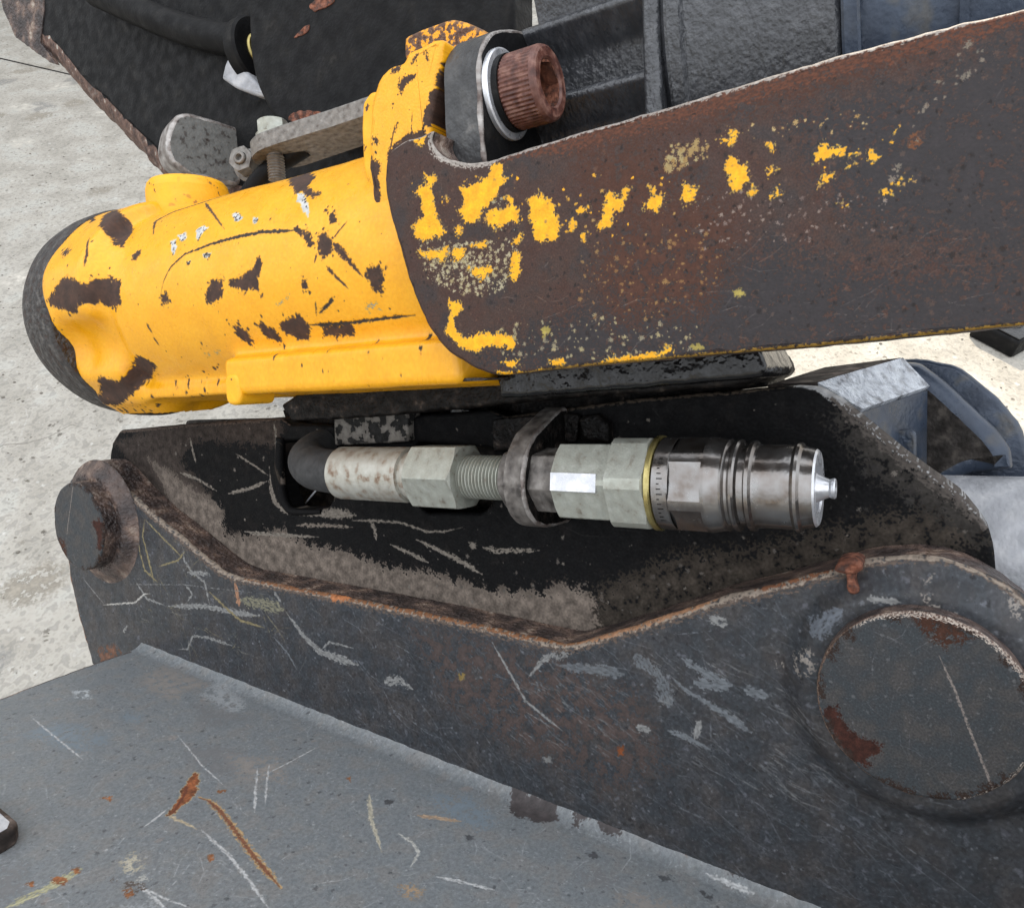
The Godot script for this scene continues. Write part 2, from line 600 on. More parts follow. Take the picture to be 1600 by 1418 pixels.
# ------------------------------------------------------------------ the scene
func _ready() -> void:
	rng.seed = 20
	var cam := Camera3D.new()
	cam.name = "camera"
	add_child(cam)
	cam.position = Vector3(0, 1.12, 0)
	cam.rotation_degrees = Vector3(-44, 0, 0)
	cam.fov = 65.2
	cam.near = 0.02
	cam.far = 200.0
	cam.current = true
	var env := Environment.new()
	env.background_mode = Environment.BG_SKY
	var sky := Sky.new()
	var sm := ProceduralSkyMaterial.new()
	sm.sky_top_color = Color(0.90, 0.915, 0.94)
	sm.sky_horizon_color = Color(0.58, 0.585, 0.585)
	sm.sky_curve = 0.35
	sm.ground_bottom_color = Color(0.38, 0.37, 0.35)
	sm.ground_horizon_color = Color(0.5, 0.5, 0.48)
	sm.sun_angle_max = 4.0
	sky.sky_material = sm
	env.sky = sky
	env.tonemap_mode = Environment.TONE_MAPPER_LINEAR
	env.tonemap_exposure = 2.75
	env.sdfgi_enabled = true
	env.ssao_enabled = true
	env.ssil_enabled = true
	var we := WorldEnvironment.new()
	we.name = "world_environment"
	we.environment = env
	add_child(we)
	var sun := DirectionalLight3D.new()
	sun.name = "sun"
	sun.light_color = Color(1.0, 0.94, 0.84)
	sun.light_energy = 0.62
	sun.light_angular_distance = 0.5
	sun.shadow_enabled = true
	add_child(sun)
	sun.rotation_degrees = Vector3(-42, 180, 0)      # stands behind the scene: light falls towards the camera

	var gn := FastNoiseLite.new()
	gn.noise_type = FastNoiseLite.TYPE_SIMPLEX_SMOOTH
	gn.frequency = 0.045
	gn.fractal_octaves = 4
	grain = gn.get_seamless_image(512, 512).get_data()

	# noise layers used by the painted sheets are drawn first
	var clear := Color(0, 0, 0, 0)
	var L := {}
	L.y1 = cloud(0.02, [0.3, Color(0.96, 0.72, 0.18, 0.25), 0.5, Color(0.92, 0.66, 0.08, 0.0), 0.75, Color(0.87, 0.60, 0.05, 0.3)], 900, 700, 4, 5, false)
	L.y2 = cloud(0.16, [0.3, Color(1, 0.78, 0.3, 0.08), 0.5, clear, 0.72, Color(0.7, 0.42, 0.02, 0.1)], 900, 700, 6, 3, false)
	L.a1 = cloud(0.012, [0.3, Color(0.255, 0.155, 0.115, 0.8), 0.52, Color(0.25, 0.168, 0.135, 0.1), 0.75, Color(0.195, 0.16, 0.155, 0.8)], 1120, 560, 9, 6, false)
	L.a2 = cloud(0.06, [0.25, Color(0.30, 0.19, 0.135, 0.25), 0.46, clear, 0.64, clear, 0.85, Color(0.33, 0.26, 0.225, 0.2)], 1120, 560, 12, 5, false)
	L.a3 = cloud(0.3, [0.3, Color(0.08, 0.05, 0.045, 0.25), 0.5, clear, 0.75, Color(0.42, 0.33, 0.28, 0.15)], 1120, 560, 15, 2, false)
	L.f1 = cloud(0.012, [0.35, Color(0.215, 0.23, 0.245, 0.7), 0.55, Color(0.26, 0.265, 0.27, 0.1), 0.72, Color(0.285, 0.27, 0.26, 0.6)], 1860, 740, 21, 6, false)
	L.f2 = cloud(0.14, [0.28, Color(0.16, 0.16, 0.17, 0.35), 0.46, clear, 0.62, clear, 0.8, Color(0.44, 0.45, 0.47, 0.3)], 1860, 740, 23, 3, false)
	L.f3 = cloud(0.035, [0.3, Color(0.2, 0.19, 0.19, 0.4), 0.5, clear, 0.68, clear, 0.85, Color(0.42, 0.43, 0.46, 0.5)], 1860, 740, 28, 5, false)
	L.b1 = cloud(0.02, [0.3, Color(0.44, 0.465, 0.48, 0.55), 0.5, Color(0.465, 0.48, 0.49, 0.0), 0.72, Color(0.49, 0.485, 0.48, 0.6)], 1860, 800, 31, 6, false)
	L.b2 = cloud(0.13, [0.28, Color(0.36, 0.37, 0.38, 0.35), 0.46, clear, 0.6, clear, 0.78, Color(0.58, 0.595, 0.605, 0.35)], 1860, 800, 33, 3, false)
	L.k1 = cloud(0.02, [0.4, Color(0.07, 0.072, 0.075, 0.4), 0.6, clear, 0.8, Color(0.13, 0.12, 0.115, 0.6)], 1700, 520, 41, 5, false)
	L.k2 = cloud(0.2, [0.3, Color(0.04, 0.04, 0.04, 0.4), 0.5, clear, 0.8, Color(0.18, 0.175, 0.17, 0.25)], 1700, 520, 43, 3, false)
	L.c1 = cloud(0.008, [0.3, Color(0.595, 0.575, 0.535, 0.7), 0.5, Color(0.655, 0.635, 0.595, 0.1), 0.7, Color(0.69, 0.675, 0.64, 0.7)], 1024, 1024, 51, 6)
	L.c2 = cloud(0.07, [0.2, Color(0.52, 0.51, 0.49, 0.4), 0.45, clear, 0.6, clear, 0.85, Color(0.77, 0.76, 0.74, 0.3)], 1024, 1024, 53, 4)
	for key in L:
		while (L[key] as NoiseTexture2D).get_image() == null:
			await get_tree().process_frame

	# plain materials shared by small parts
	var rough_lo := cloud(0.02, [0.25, gray(0.24), 0.75, gray(0.44)], 512, 512, 62)
	var rough_md := cloud(0.02, [0.25, gray(0.38), 0.75, gray(0.66)], 512, 512, 63)
	var rough_hi := cloud(0.02, [0.25, gray(0.62), 0.75, gray(0.95)], 512, 512, 63)
	var fine := bumps(0.09, 3.0, 64, 5)
	var lumpy := bumps(0.06, 7.0, 65, 4)
	var black_paint := surface(cloud(0.012, [0.3, Color(0.08, 0.08, 0.083), 0.6, Color(0.095, 0.095, 0.098), 0.8, Color(0.115, 0.112, 0.11), 0.95, Color(0.17, 0.165, 0.16)], 512, 512, 66, 7), rough_md, fine, 0.25, 6.0, 0.0, 0.24)
	var black_cast := surface(cloud(0.02, [0.25, Color(0.19, 0.195, 0.205), 0.6, Color(0.225, 0.23, 0.245), 0.85, Color(0.28, 0.285, 0.295)], 512, 512, 67, 7), rough_lo, lumpy, 0.5, 10.0, 0.0, 0.55)
	var worn := surface(cloud(0.016, [0.2, Color(0.27, 0.22, 0.20), 0.42, Color(0.42, 0.37, 0.35), 0.6, Color(0.54, 0.51, 0.48), 0.8, Color(0.70, 0.67, 0.63)], 512, 512, 68, 7), rough_md, fine, 0.5, 7.0)
	var worn_dark := surface(cloud(0.016, [0.25, Color(0.12, 0.105, 0.10), 0.5, Color(0.20, 0.18, 0.17), 0.68, Color(0.29, 0.255, 0.235), 0.85, Color(0.48, 0.43, 0.40)], 512, 512, 69, 7), rough_hi, fine, 0.5, 7.0, 0.0, 0.3)
	var rust := surface(cloud(0.03, [0.25, Color(0.22, 0.13, 0.095), 0.5, Color(0.38, 0.21, 0.14), 0.75, Color(0.52, 0.33, 0.25)], 512, 512, 70, 7), rough_hi, fine, 0.7, 12.0)
	var rust_head := surface(cloud(0.02, [0.25, Color(0.27, 0.155, 0.13), 0.5, Color(0.37, 0.22, 0.18), 0.75, Color(0.50, 0.36, 0.31)], 512, 512, 71, 7), rough_md, fine, 0.4, 14.0)
	var zinc := surface(cloud(0.016, [0.08, Color(0.50, 0.47, 0.42), 0.24, Color(0.63, 0.63, 0.59), 0.7, Color(0.68, 0.69, 0.65), 0.9, Color(0.73, 0.735, 0.705)], 512, 512, 72, 7), rough_md, fine, 0.25, 16.0, 0.5)
	var zinc_rusty := surface(cloud(0.014, [0.1, Color(0.46, 0.36, 0.29), 0.28, Color(0.60, 0.555, 0.50), 0.42, Color(0.68, 0.67, 0.63), 0.8, Color(0.74, 0.735, 0.70)], 512, 512, 73, 7), rough_md, fine, 0.3, 14.0, 0.5)
	var plated := surface(cloud(0.015, [0.12, Color(0.42, 0.38, 0.35), 0.4, Color(0.51, 0.49, 0.475), 0.8, Color(0.58, 0.575, 0.57)], 512, 512, 74, 7), cloud(0.03, [0.25, gray(0.17), 0.75, gray(0.28)], 512, 512, 75), fine, 0.12, 10.0, 0.9)
	var polished := surface(cloud(0.02, [0.25, Color(0.76, 0.77, 0.79), 0.7, Color(0.88, 0.88, 0.89)], 512, 512, 74), cloud(0.03, [0.25, gray(0.26), 0.75, gray(0.42)], 512, 512, 76), fine, 0.12, 10.0, 0.7)
	var brass := surface(cloud(0.02, [0.25, Color(0.60, 0.54, 0.33), 0.7, Color(0.74, 0.69, 0.47)], 512, 512, 77), rough_lo, fine, 0.12, 10.0, 0.85)
	var steel_gray := surface(cloud(0.03, [0.1, Color(0.30, 0.27, 0.25), 0.34, Color(0.43, 0.415, 0.395), 0.7, Color(0.51, 0.495, 0.475), 0.9, Color(0.58, 0.57, 0.55)], 512, 512, 78, 7), rough_md, fine, 0.5, 10.0, 0.25)
	var speckled := surface(cloud(0.035, [0.17, Color(0.17, 0.13, 0.11), 0.27, Color(0.22, 0.20, 0.19), 0.34, Color(0.37, 0.37, 0.36), 0.6, Color(0.40, 0.40, 0.39), 0.9, Color(0.44, 0.44, 0.43)], 512, 512, 79, 7), rough_hi, fine, 0.5, 7.0)
	var rubber := surface(cloud(0.02, [0.25, Color(0.17, 0.17, 0.172), 0.8, Color(0.25, 0.25, 0.25)], 512, 512, 80, 7), rough_hi, fine, 0.3, 12.0)
	var grease := surface(cloud(0.02, [0.25, Color(0.045, 0.04, 0.038), 0.6, Color(0.10, 0.09, 0.085), 0.8, Color(0.19, 0.165, 0.15), 0.92, Color(0.34, 0.31, 0.28)], 512, 512, 81, 7), rough_md, lumpy, 0.6, 10.0, 0.0, 0.3)
	var gloss_black := surface(cloud(0.02, [0.25, Color(0.045, 0.045, 0.05), 0.8, Color(0.08, 0.08, 0.085)], 512, 512, 82), cloud(0.03, [0.25, gray(0.14), 0.75, gray(0.30)], 512, 512, 83), bumps(0.014, 7.0, 91, 4), 0.8, 9.0)
	var peel := surface(cloud(0.012, [0.50, Color(0.10, 0.095, 0.09), 0.515, Color(0.42, 0.40, 0.375), 0.8, Color(0.52, 0.5, 0.47)], 512, 512, 84, 7), rough_hi, fine, 0.8, 14.0)
	var blue_steel_sky_tint := surface(cloud(0.014, [0.25, Color(0.17, 0.205, 0.26), 0.65, Color(0.22, 0.26, 0.32), 0.9, Color(0.32, 0.315, 0.31)], 512, 512, 85, 7), rough_lo, fine, 0.25, 6.0, 0.25)  # blue in the albedo imitates sky reflected on web and far plate
	var pale_gray := surface(cloud(0.015, [0.25, Color(0.56, 0.565, 0.58), 0.6, Color(0.65, 0.655, 0.67), 0.85, Color(0.74, 0.74, 0.745)], 512, 512, 86, 7), rough_md, fine, 0.4, 7.0)
	var dusty := surface(cloud(0.02, [0.25, Color(0.13, 0.12, 0.11), 0.55, Color(0.20, 0.185, 0.175), 0.85, Color(0.30, 0.28, 0.26)], 512, 512, 87, 7), rough_hi, fine, 0.6, 9.0, 0.0, 0.3)
	var yellow_plain := surface(cloud(0.02, [0.16, Color(0.28, 0.18, 0.12), 0.18, Color(0.92, 0.655, 0.07), 0.5, Color(0.935, 0.675, 0.08), 0.8, Color(0.945, 0.695, 0.12)], 512, 512, 88, 7), rough_md, fine, 0.2, 8.0)

	# ---------------------------------------------------------------- ground and an unseen wall added to shade the machine
	var gc := Cv.new(Rect2(0, 0, 1600, 1600), 0.64, sheet(1024, 1024, Color(0.65, 0.63, 0.59), [L.c1, L.c2]), grain, 215, 0.3, 0.3)
	gc.flecks([0, 0, 1600, 0, 1600, 1600, 0, 1600], 3000, 0.8, 5.5, Color(0.30, 0.28, 0.25), Color(0.52, 0.50, 0.46), 235, -22.0, rng, 0.8)
	gc.flecks([0, 0, 1600, 0, 1600, 1600, 0, 1600], 700, 1.0, 6.0, Color(0.76, 0.75, 0.73), Color(0.82, 0.81, 0.79), 215, 4.0, rng, 0.5)
	gc.scratches(60, 60, 160, 40, 260, 1.6, Color(0.5, 0.49, 0.47), Color(0.85, 0.84, 0.82), rng, Rect2(), 0.5)
	for q in 26:
		var o := Vector2(rng.randf_range(60, 1540), rng.randf_range(60, 1540))
		var rd := rng.randf_range(20.0, 70.0)
		var ring := []
		for z in 9:
			var c := o + Vector2.from_angle(TAU * z / 9.0) * rd * rng.randf_range(0.5, 1.2)
			ring.append(c.x); ring.append(c.y)
		gc.blob(ring, [Color(0.52, 0.495, 0.45), Color(0.50, 0.49, 0.47), Color(0.67, 0.65, 0.61)][q % 3], 18.0, 0, 0.0, 0.2, 0.3, 12.0)
	for q in 5:
		var o := Vector2(rng.randf_range(100, 1200), rng.randf_range(100, 1500))
		var crack := []
		for z in 9:
			crack.append(o.x); crack.append(o.y)
			o += Vector2(rng.randf_range(10, 50), rng.randf_range(-30, 30))
		gc.line(crack, 2.0, 1.6, Color(0.36, 0.34, 0.31), 230, -30.0, 0.15)
	var gm := gc.material(2.0)
	gm.texture_repeat = true
	var ground := MeshInstance3D.new()
	ground.name = "concrete_ground"
	var gmesh := MB.new()
	var big := 90000.0
	gmesh.add(Vector3(-big, 0, -big), Vector3.UP, Vector2(-big, -big) / 1600.0); gmesh.add(Vector3(big, 0, -big), Vector3.UP, Vector2(big, -big) / 1600.0)
	gmesh.add(Vector3(big, 0, big), Vector3.UP, Vector2(big, big) / 1600.0); gmesh.add(Vector3(-big, 0, big), Vector3.UP, Vector2(-big, big) / 1600.0)
	gmesh.quad(0, 1, 2, 3)
	ground.mesh = gmesh.mesh()
	ground.material_override = gm
	ground.set_meta("kind", "structure")
	ground.set_meta("label", "weathered pale grey concrete yard under the machine")
	add_child(ground)
	var joint := MeshInstance3D.new()
	joint.name = "slab_joint"
	joint.mesh = block(Vector3(-6000, -3, 0), Vector3(6000, 3, 4), 1.0).moved(Transform3D(Basis(Vector3(0.874, 0, 0.486), Vector3(0.486, 0, -0.874), Vector3(0, 1, 0)), Vector3(-2600, 0.5, -4130))).mesh()
	joint.material_override = grease
	joint.set_meta("kind", "structure")
	joint.set_meta("label", "dark joint between two concrete slabs")
	add_child(joint)
	var shade_wall := Node3D.new()
	shade_wall.name = "added_shade_wall"
	shade_wall.position = Vector3(-6.0, 0, -6.6)
	shade_wall.set_meta("label", "unseen grey wall added behind the machine to shade it")
	shade_wall.set_meta("category", "light_blocker")
	add_child(shade_wall)
	var wm := MeshInstance3D.new()
	wm.name = "wall"
	wm.mesh = block(Vector3(-9000, 0, -300), Vector3(6430, 6600, 200), 20.0).mesh()
	wm.material_override = surface(cloud(0.02, [0.2, Color(0.55, 0.54, 0.52), 0.8, Color(0.63, 0.62, 0.6)], 512, 512, 90), rough_hi, null, 0.0, 0.5)
	shade_wall.add_child(wm)

	var sphere := SphereMesh.new()
	sphere.radial_segments = 8; sphere.rings = 4; sphere.radius = 1.0; sphere.height = 1.5
	var mm := MultiMesh.new()
	mm.transform_format = MultiMesh.TRANSFORM_3D
	mm.mesh = sphere
	mm.instance_count = 900
	for q in 900:
		var size := 0.0012 + 0.0035 * pow(rng.randf(), 4.0)
		var at := Vector3(rng.randf_range(-2.2, -0.35), size * 0.35, rng.randf_range(-3.0, -0.4))
		if q > 640:
			at = Vector3(rng.randf_range(0.5, 1.8), size * 0.35, rng.randf_range(-2.3, -1.1))
		mm.set_instance_transform(q, Transform3D(Basis.from_euler(Vector3(rng.randf(), rng.randf() * 6.0, rng.randf())).scaled(Vector3(size, size * 0.7, size * rng.randf_range(0.6, 1.0))), at))
	var grit := MultiMeshInstance3D.new()
	grit.name = "loose_grit"
	grit.multimesh = mm
	grit.material_override = surface(cloud(0.05, [0.2, Color(0.30, 0.28, 0.25), 0.8, Color(0.56, 0.54, 0.50)], 256, 256, 151), rough_hi, null, 0.0, 3.0)
	grit.set_meta("kind", "stuff")
	grit.set_meta("label", "loose grit scattered over the concrete yard")
	grit.set_meta("category", "grit")
	add_child(grit)

	build_actuator(L, yellow_plain, black_paint, worn, rust)
	build_arm(L, worn)
	build_clamp(black_cast, black_paint, worn, rust_head, rust, polished)
	build_motor(black_cast, blue_steel_sky_tint, rubber)
	build_upper_left(black_paint, worn_dark, speckled, worn, steel_gray, zinc, pale_gray, brass, rust, rubber, gloss_black)
	build_coupler(L, worn, worn_dark, dusty, grease, gloss_black, peel, rust, black_paint, blue_steel_sky_tint, pale_gray)
	build_fitting(rubber, zinc, zinc_rusty, plated, polished, brass, steel_gray, worn, grease)
	build_far(gloss_black, pale_gray, black_paint)

# ------------------------------------------------------------------ yellow cylinder
func build_actuator(L: Dictionary, yellow_plain: Material, black_paint: Material, worn: Material, rust: Material) -> void:
	var cv := Cv.new(Rect2(-440, -160, 390, 300), 2.3, sheet(897, 690, Color(0.935, 0.655, 0.07), [L.y1, L.y2]), grain, 88, 0.3, 0.2)
	var br := Color(0.25, 0.17, 0.13)
	var dk := Color(0.17, 0.14, 0.12)
	var rim := Color(0.60, 0.36, 0.08, 1)
	var wh := Color(0.74, 0.74, 0.73)
	for p in [[-380.8,3.9, -367.0,7.3, -361.6,13.2, -348.6,14.1, -338.0,9.7, -327.2,12.4, -320.7,14.0, -313.5,10.8, -314.9,-4.2, -324.9,-6.2, -330.6,-1.9, -341.7,-1.5, -354.7,-6.6, -362.5,-3.5, -376.8,-0.5],
		[-364.0,64.8, -370.6,79.4, -331.7,59.6, -320.1,47.5, -320.0,36.0, -327.1,38.3, -347.7,51.4],
		[-390.4,-60.1, -379.1,-60.8, -360.6,-46.3, -352.4,-47.9, -344.4,-51.7, -329.6,-44.2, -319.1,-38.3, -312.8,-42.5, -308.1,-47.7, -326.0,-59.0, -347.6,-61.5, -370.5,-69.1, -387.5,-66.3],
		[-437.4,52.9, -418.9,51.6, -392.3,35.2, -389.3,23.4, -402.0,23.2, -416.1,27.9], [-414.7,12.4, -398.1,3.9, -400.3,-12.4, -392.2,-26.8, -388.1,-40.3, -398.5,-58.1, -412.9,-66.2, -410.3,-49.8, -413.4,-25.3, -417.5,-7.6],
		[-198.8,78.7, -189.1,78.8, -179.7,79.4, -161.7,59.9, -160.2,50.0, -145.8,40.5, -148.0,37.7, -163.8,47.0, -167.9,46.1, -181.5,62.3, -198.9,79.2],
		[-156.0,20.3, -147.7,18.2, -140.7,10.2, -143.2,9.3, -151.6,15.6], [-139.4,15.0, -132.5,13.9, -128.8,7.9, -127.2,3.5, -133.9,2.6, -138.0,5.0],
		[-227.0,0.1, -217.8,0.4, -212.6,0.5, -213.8,-6.0, -221.1,-12.6, -229.2,-11.1], [-208.0,-3.3, -199.3,0.2, -187.2,2.6, -182.3,8.4, -180.1,3.0, -185.0,-2.7, -183.9,-12.4, -188.2,-8.7, -198.0,-8.3, -205.3,-5.0],
		[-106.1,-7.3, -99.9,-6.9, -96.1,-10.7, -100.8,-19.3, -104.1,-17.8, -107.1,-11.7], [-215.3,-26.3, -209.0,-26.1, -205.2,-31.5, -204.4,-37.7, -208.5,-38.9, -213.5,-33.1],
		[-195.4,-27.3, -190.3,-27.1, -183.5,-31.9, -181.5,-40.3, -190.5,-36.5], [-177.4,-28.2, -166.7,-25.8, -157.6,-26.0, -155.2,-31.6, -160.7,-39.0, -169.1,-39.1, -178.0,-32.4],
		[-147.5,-33.7, -124.9,-33.0, -126.2,-38.4, -141.3,-40.7, -148.3,-37.9], [-409.1,78.3, -402.2,78.0, -404.0,78.7, -411.7,79.3], [-399.2,78.3, -387.6,77.2, -393.1,78.3], [-386.4,78.2, -381.9,78.5, -383.0,78.9, -388.0,78.8],
		[-398.7,79.2, -392.0,79.2, -367.7,60.9, -370.6,60.1], [-371.1,32.9, -367.4,34.9, -360.5,32.2, -362.2,26.9], [-305.4,27.4, -298.0,30.5, -295.1,27.5, -300.3,22.9], [-136.5,28.4, -130.5,25.2, -126.8,19.9, -129.2,19.7],
		[-151.0,-8.5, -148.7,-7.5, -148.7,-11.7, -151.0,-12.1], [-395.2,76.5, -384.9,76.5, -390.1,77.1, -395.8,77.0], [-273.0,-4.6, -266.3,-1.1, -265.9,-7.5, -271.2,-10.1]]:
		cv.blob(p, br, 2.4, 205, -30.0, 0.3, 0.0, 1.1)
		cv.flecks(grown(p, 3.5), 14 + int(p.size() * 0.8), 0.2, 1.0, br, dk, 205, -22.0, rng)
	# the ragged ring where the paint has gone next to the end cap
	for p in [[-420.1,76.8, -448.1,78.4, -442.5,63.7, -420.8,39.9, -411.6,19.0, -414.7,12.4, -429.4,24.9, -488.7,79.5, -457.3,77.7]]:
		cv.blob(p, br, 2.6, 205, -30.0, 0.4, 0.1)
	cv.line([-291.4,41.4, -303.4,57.1, -293.4,66.5, -265.2,69.9, -240.4,79.4, -217.4,79.2, -197.6,78.9], 3.2, 2.4, br, 205, -26.0, 0.2)
	cv.line([-261.1,66.1, -236.2,46.6, -216.8,30.8], 2.4, 0.8, br, 205, -26.0, 0.2)
	cv.line([-345.8,39.6, -337.7,27.0, -336.6,19.2], 1.6, 1.6, br, 205, -22.0, 0.3)
	cv.line([-272.5,-2.6, -267.9,5.5, -261.3,13.3, -248.8,19.8, -227.4,22.5, -208.7,23.3, -182.7,23.1, -152.2,19.0], 0.9, 2.6, dk, 205, -26.0, 0.3)
	cv.line([-227.4,22.5, -208.7,23.3, -182.7,23.1], 1.8, 1.8, dk, 205, -18.0, 0.2)
	cv.line([-127.1,8.2, -119.3,0.1, -110.0,-10.8], 5.0, 1.0, br, 205, -26.0, 0.15)
	cv.line([-127.3,10.7, -119.1,18.0], 1.2, 0.8, br, 205, -18.0, 0.2)
	cv.line([-138.9,4.5, -140.9,-0.0], 1.6, 0.8, br, 205, -18.0, 0.2)
	cv.line([-132.8,-2.8, -126.5,-9.5, -120.8,-15.4], 1.8, 1.2, br, 205, -18.0, 0.2)
	cv.line([-156.9,-31.4, -146.8,-32.4, -123.4,-33.1, -102.4,-32.8, -84.4,-33.0], 2.2, 1.6, dk, 205, -26.0, 0.2)
	cv.line([-292.4,-18.2, -290.4,-24.8], 2.0, 1.2, br, 205, -18.0, 0.1)
	cv.line([-291.2,-27.6, -289.7,-33.4], 1.8, 0.8, br, 205, -18.0, 0.1)
	cv.line([-130.9,-18.5, -138.5,-22.7, -145.1,-25.9], 1.8, 2.2, dk, 205, -18.0, 0.4)
	cv.line([-144.9,-19.5, -147.7,-26.9], 0.8, 0.8, dk, 205, -12.0, 0.4)
	for p in [[-165.7,45.6, -161.6,46.4, -149.6,33.3, -147.7,25.6, -153.1,31.0, -161.2,39.1], [-267.6,31.5, -262.7,32.0, -258.7,26.7, -259.7,21.3, -263.2,23.4], [-263.0,35.0, -256.4,36.5, -251.1,31.2, -256.8,28.8], [-245.2,36.1, -239.5,38.6, -233.2,35.5, -237.6,31.3, -238.8,26.7, -242.8,30.6],
		[-216.8,42.0, -210.8,42.5, -204.5,36.3, -208.1,34.4], [-194.3,34.3, -189.5,33.6, -188.8,30.3, -191.9,30.6], [-232.1,17.4, -224.2,17.0, -225.1,14.5, -230.3,14.7], [-246.3,14.6, -242.7,14.6, -242.8,12.4, -245.5,12.4]]:
		cv.blob(p, wh, 1.2, 150, 4.0, 0.15, 0.0)
		cv.flecks(p, 26, 0.3, 0.9, dk, dk, 200, -20.0, rng)
	for p in [[-116.2,-24.9, -107.6,-23.3, -100.6,-25.2, -103.6,-28.6, -111.6,-29.1], [-174.2,-17.9, -161.0,-12.3, -160.7,-14.2, -172.9,-19.3], [-253.0,-42.2, -235.9,-40.9, -240.9,-44.0, -251.0,-45.1]]:
		cv.blob(p, Color(0.55, 0.53, 0.45), 3.5, 190, -8.0, 0.4, 0.45)
	cv.flecks([-244.3,-82.0, -250.7,-61.0, -302.7,-76.4, -367.9,-80.3, -437.1,-91.1, -384.1,-70.0, -311.5,-62.0, -247.0,-51.8], 260, 0.3, 1.8, br, dk, 205, -24.0, rng)
	cv.flecks([-400, -90, -60, -90, -60, 60, -400, 60], 150, 0.25, 0.9, br, dk, 205, -24.0, rng)
	cv.flecks([-400, -100, -60, -100, -60, 70, -400, 70], 200, 0.25, 0.8, Color(0.68, 0.40, 0.05), Color(0.98, 0.78, 0.35), 120, -5.0, rng, 0.6)
	cv.scratches(110, 20, 160, 4, 26, 0.5, Color(0.72, 0.45, 0.06), Color(1.0, 0.80, 0.40), rng, Rect2(), 0.4)
	var ym := cv.material(5.0)

	var t := thing("hydraulic_cylinder", "chipped yellow cast cylinder with black end cap lying across the top of the coupler", "hydraulic cylinder", Vector3(-240, 47, -20))
	var wob := FastNoiseLite.new()
	wob.frequency = 0.018
	wob.fractal_octaves = 2
	var f := func(p: Vector3) -> float:
		var dy := p.y - 115.0
		var dz := p.z + 20.0
		var r := sqrt(dy * dy + dz * dz)
		var d := maxf(r - 66.5 + 3.6 * exp(-pow((p.x + 334.0) / 7.0, 2.0)), maxf(-372.0 - p.x, p.x + 62.0))
		# end bell with its two ears and the pocket between them
		var qx := absf(p.x + 362.0) - 19.0
		var qr := r - 70.0
		var bell := Vector2(maxf(qx, 0.0), maxf(qr, 0.0)).length() + minf(maxf(qx, qr), 0.0) - 6.0
		d = smin(d, bell, 12.0)
		var along := Vector3(clampf(p.x, -378.0, -345.0), 0, 0)
		d = smin(d, Vector3(p.x - along.x, dy - 14.0, dz - 50.0).length() - 25.0, 12.0)
		d = smin(d, Vector3(p.x - along.x, dy + 60.0, dz - 22.0).length() - 17.0, 12.0)
		along.x = clampf(p.x, -366.0, -345.0)
		d = -smin(-d, Vector3(p.x - along.x, dy + 32.0, dz - 76.0).length() - 20.0, 10.0)
		# mounting foot and thin lip along the underside
		if p.y < 90.0:
			d = smin(d, sbox(p, Vector3(-140, 60.5, -12), Vector3(84, 11, 56), 4.0), 9.0)
			d = smin(d, sbox(p, Vector3(-310, 54.5, -18), Vector3(78, 4.5, 42), 3.0), 9.0)
		return d + 0.6 * wob.get_noise_3d(p.x, p.y, p.z)
	var uvf := func(p: Vector3) -> Vector2:
		return cv.uv(Vector2(p.x, atan2(p.y - 115.0, p.z + 20.0) * 68.0))
	part("housing", casting(f, Vector3(-400, 38, -104), Vector3(-56, 200, 66), 2.6, uvf), ym, t)
	part("end_cap", lathe([-380, 60, -382, 76.5, -386, 77.5, -402, 77, -418, 74.5, -430, 70, -440, 63, -447, 53, -452, 40, -455, 22, -456, 0], 115, -20, 64), grime_black(black_paint), t, "black worn domed end cap")
	part("cap_screw", lathe([-424, 9, -457, 9, -459, 7, -459, 0], 118, 2, 20), black_paint, t)
	var boss := lathe([0, 29, 22, 28.5, 26, 27.5, 28.5, 25.5, 29.5, 22, 29.5, 0], 0, 0, 56).moved(Transform3D(Basis(Vector3(0, 1, 0), Vector3(0, 0, 1), Vector3(1, 0, 0)), Vector3(-343, 178, -30)))
	part("boss", boss, yellow_plain, t)
	part("locating_tab", block(Vector3(-222, 44, 20), Vector3(-209, 62, 45), 2.5), yellow_plain, t)
	part("chipped_strip", slab(resampled(pts([-162.0,53.9, -64.2,52.9, -42.8,51.4, -157.6,49.6]), 4.0, 0.8), -40, 40, 1.0), grime_black(black_paint), t)

	# lug that stands up at the rod end, in steps, and the plate on its top
	var lv := Cv.new(Rect2(-112, 100, 70, 120), 4.2, sheet(294, 504, Color(0.935, 0.655, 0.07), [L.y1, L.y2]), grain, 105, 0.35, 0.5)
	for p in [[-88.3,197.6, -81.7,197.7, -81.3,195.4, -86.7,195.4], [-82.2,191.6, -77.5,191.8, -72.9,191.0, -77.7,188.8, -82.7,185.1, -83.7,187.6], [-75.2,198.6, -71.1,199.3, -72.3,197.9, -74.7,196.8], [-67.1,198.6, -65.5,198.4, -66.2,195.4], [-101.1,168.9, -98.2,168.7, -98.4,166.5, -100.5,166.4],
		[-103.3,161.0, -100.2,159.4, -97.4,155.2, -99.2,149.0, -98.6,141.4, -101.1,134.4, -104.5,128.7, -107.6,133.5, -108.7,143.2, -107.2,152.4], [-64.3,182.8, -69.5,173.6, -70.6,166.8, -65.3,169.2, -62.3,178.9, -59.1,193.5, -60.4,191.3], [-91.2,162.2, -84.4,164.4, -79.4,166.1, -70.1,165.9, -70.8,156.3, -93.5,157.2], [-88.1,170.7, -86.2,172.0, -85.7,170.1, -87.4,168.7]]:
		lv.blob(p, br, 1.5, 205, -30.0, 0.3, 0.0, 1.1)
		lv.flecks(grown(p, 2.0), 10, 0.15, 0.6, br, dk, 205, -22.0, rng)
	lv.line([-86.8,172.2, -89.1,166.3, -90.6,162.1], 0.6, 0.9, br, 205, -20.0, 0.3)
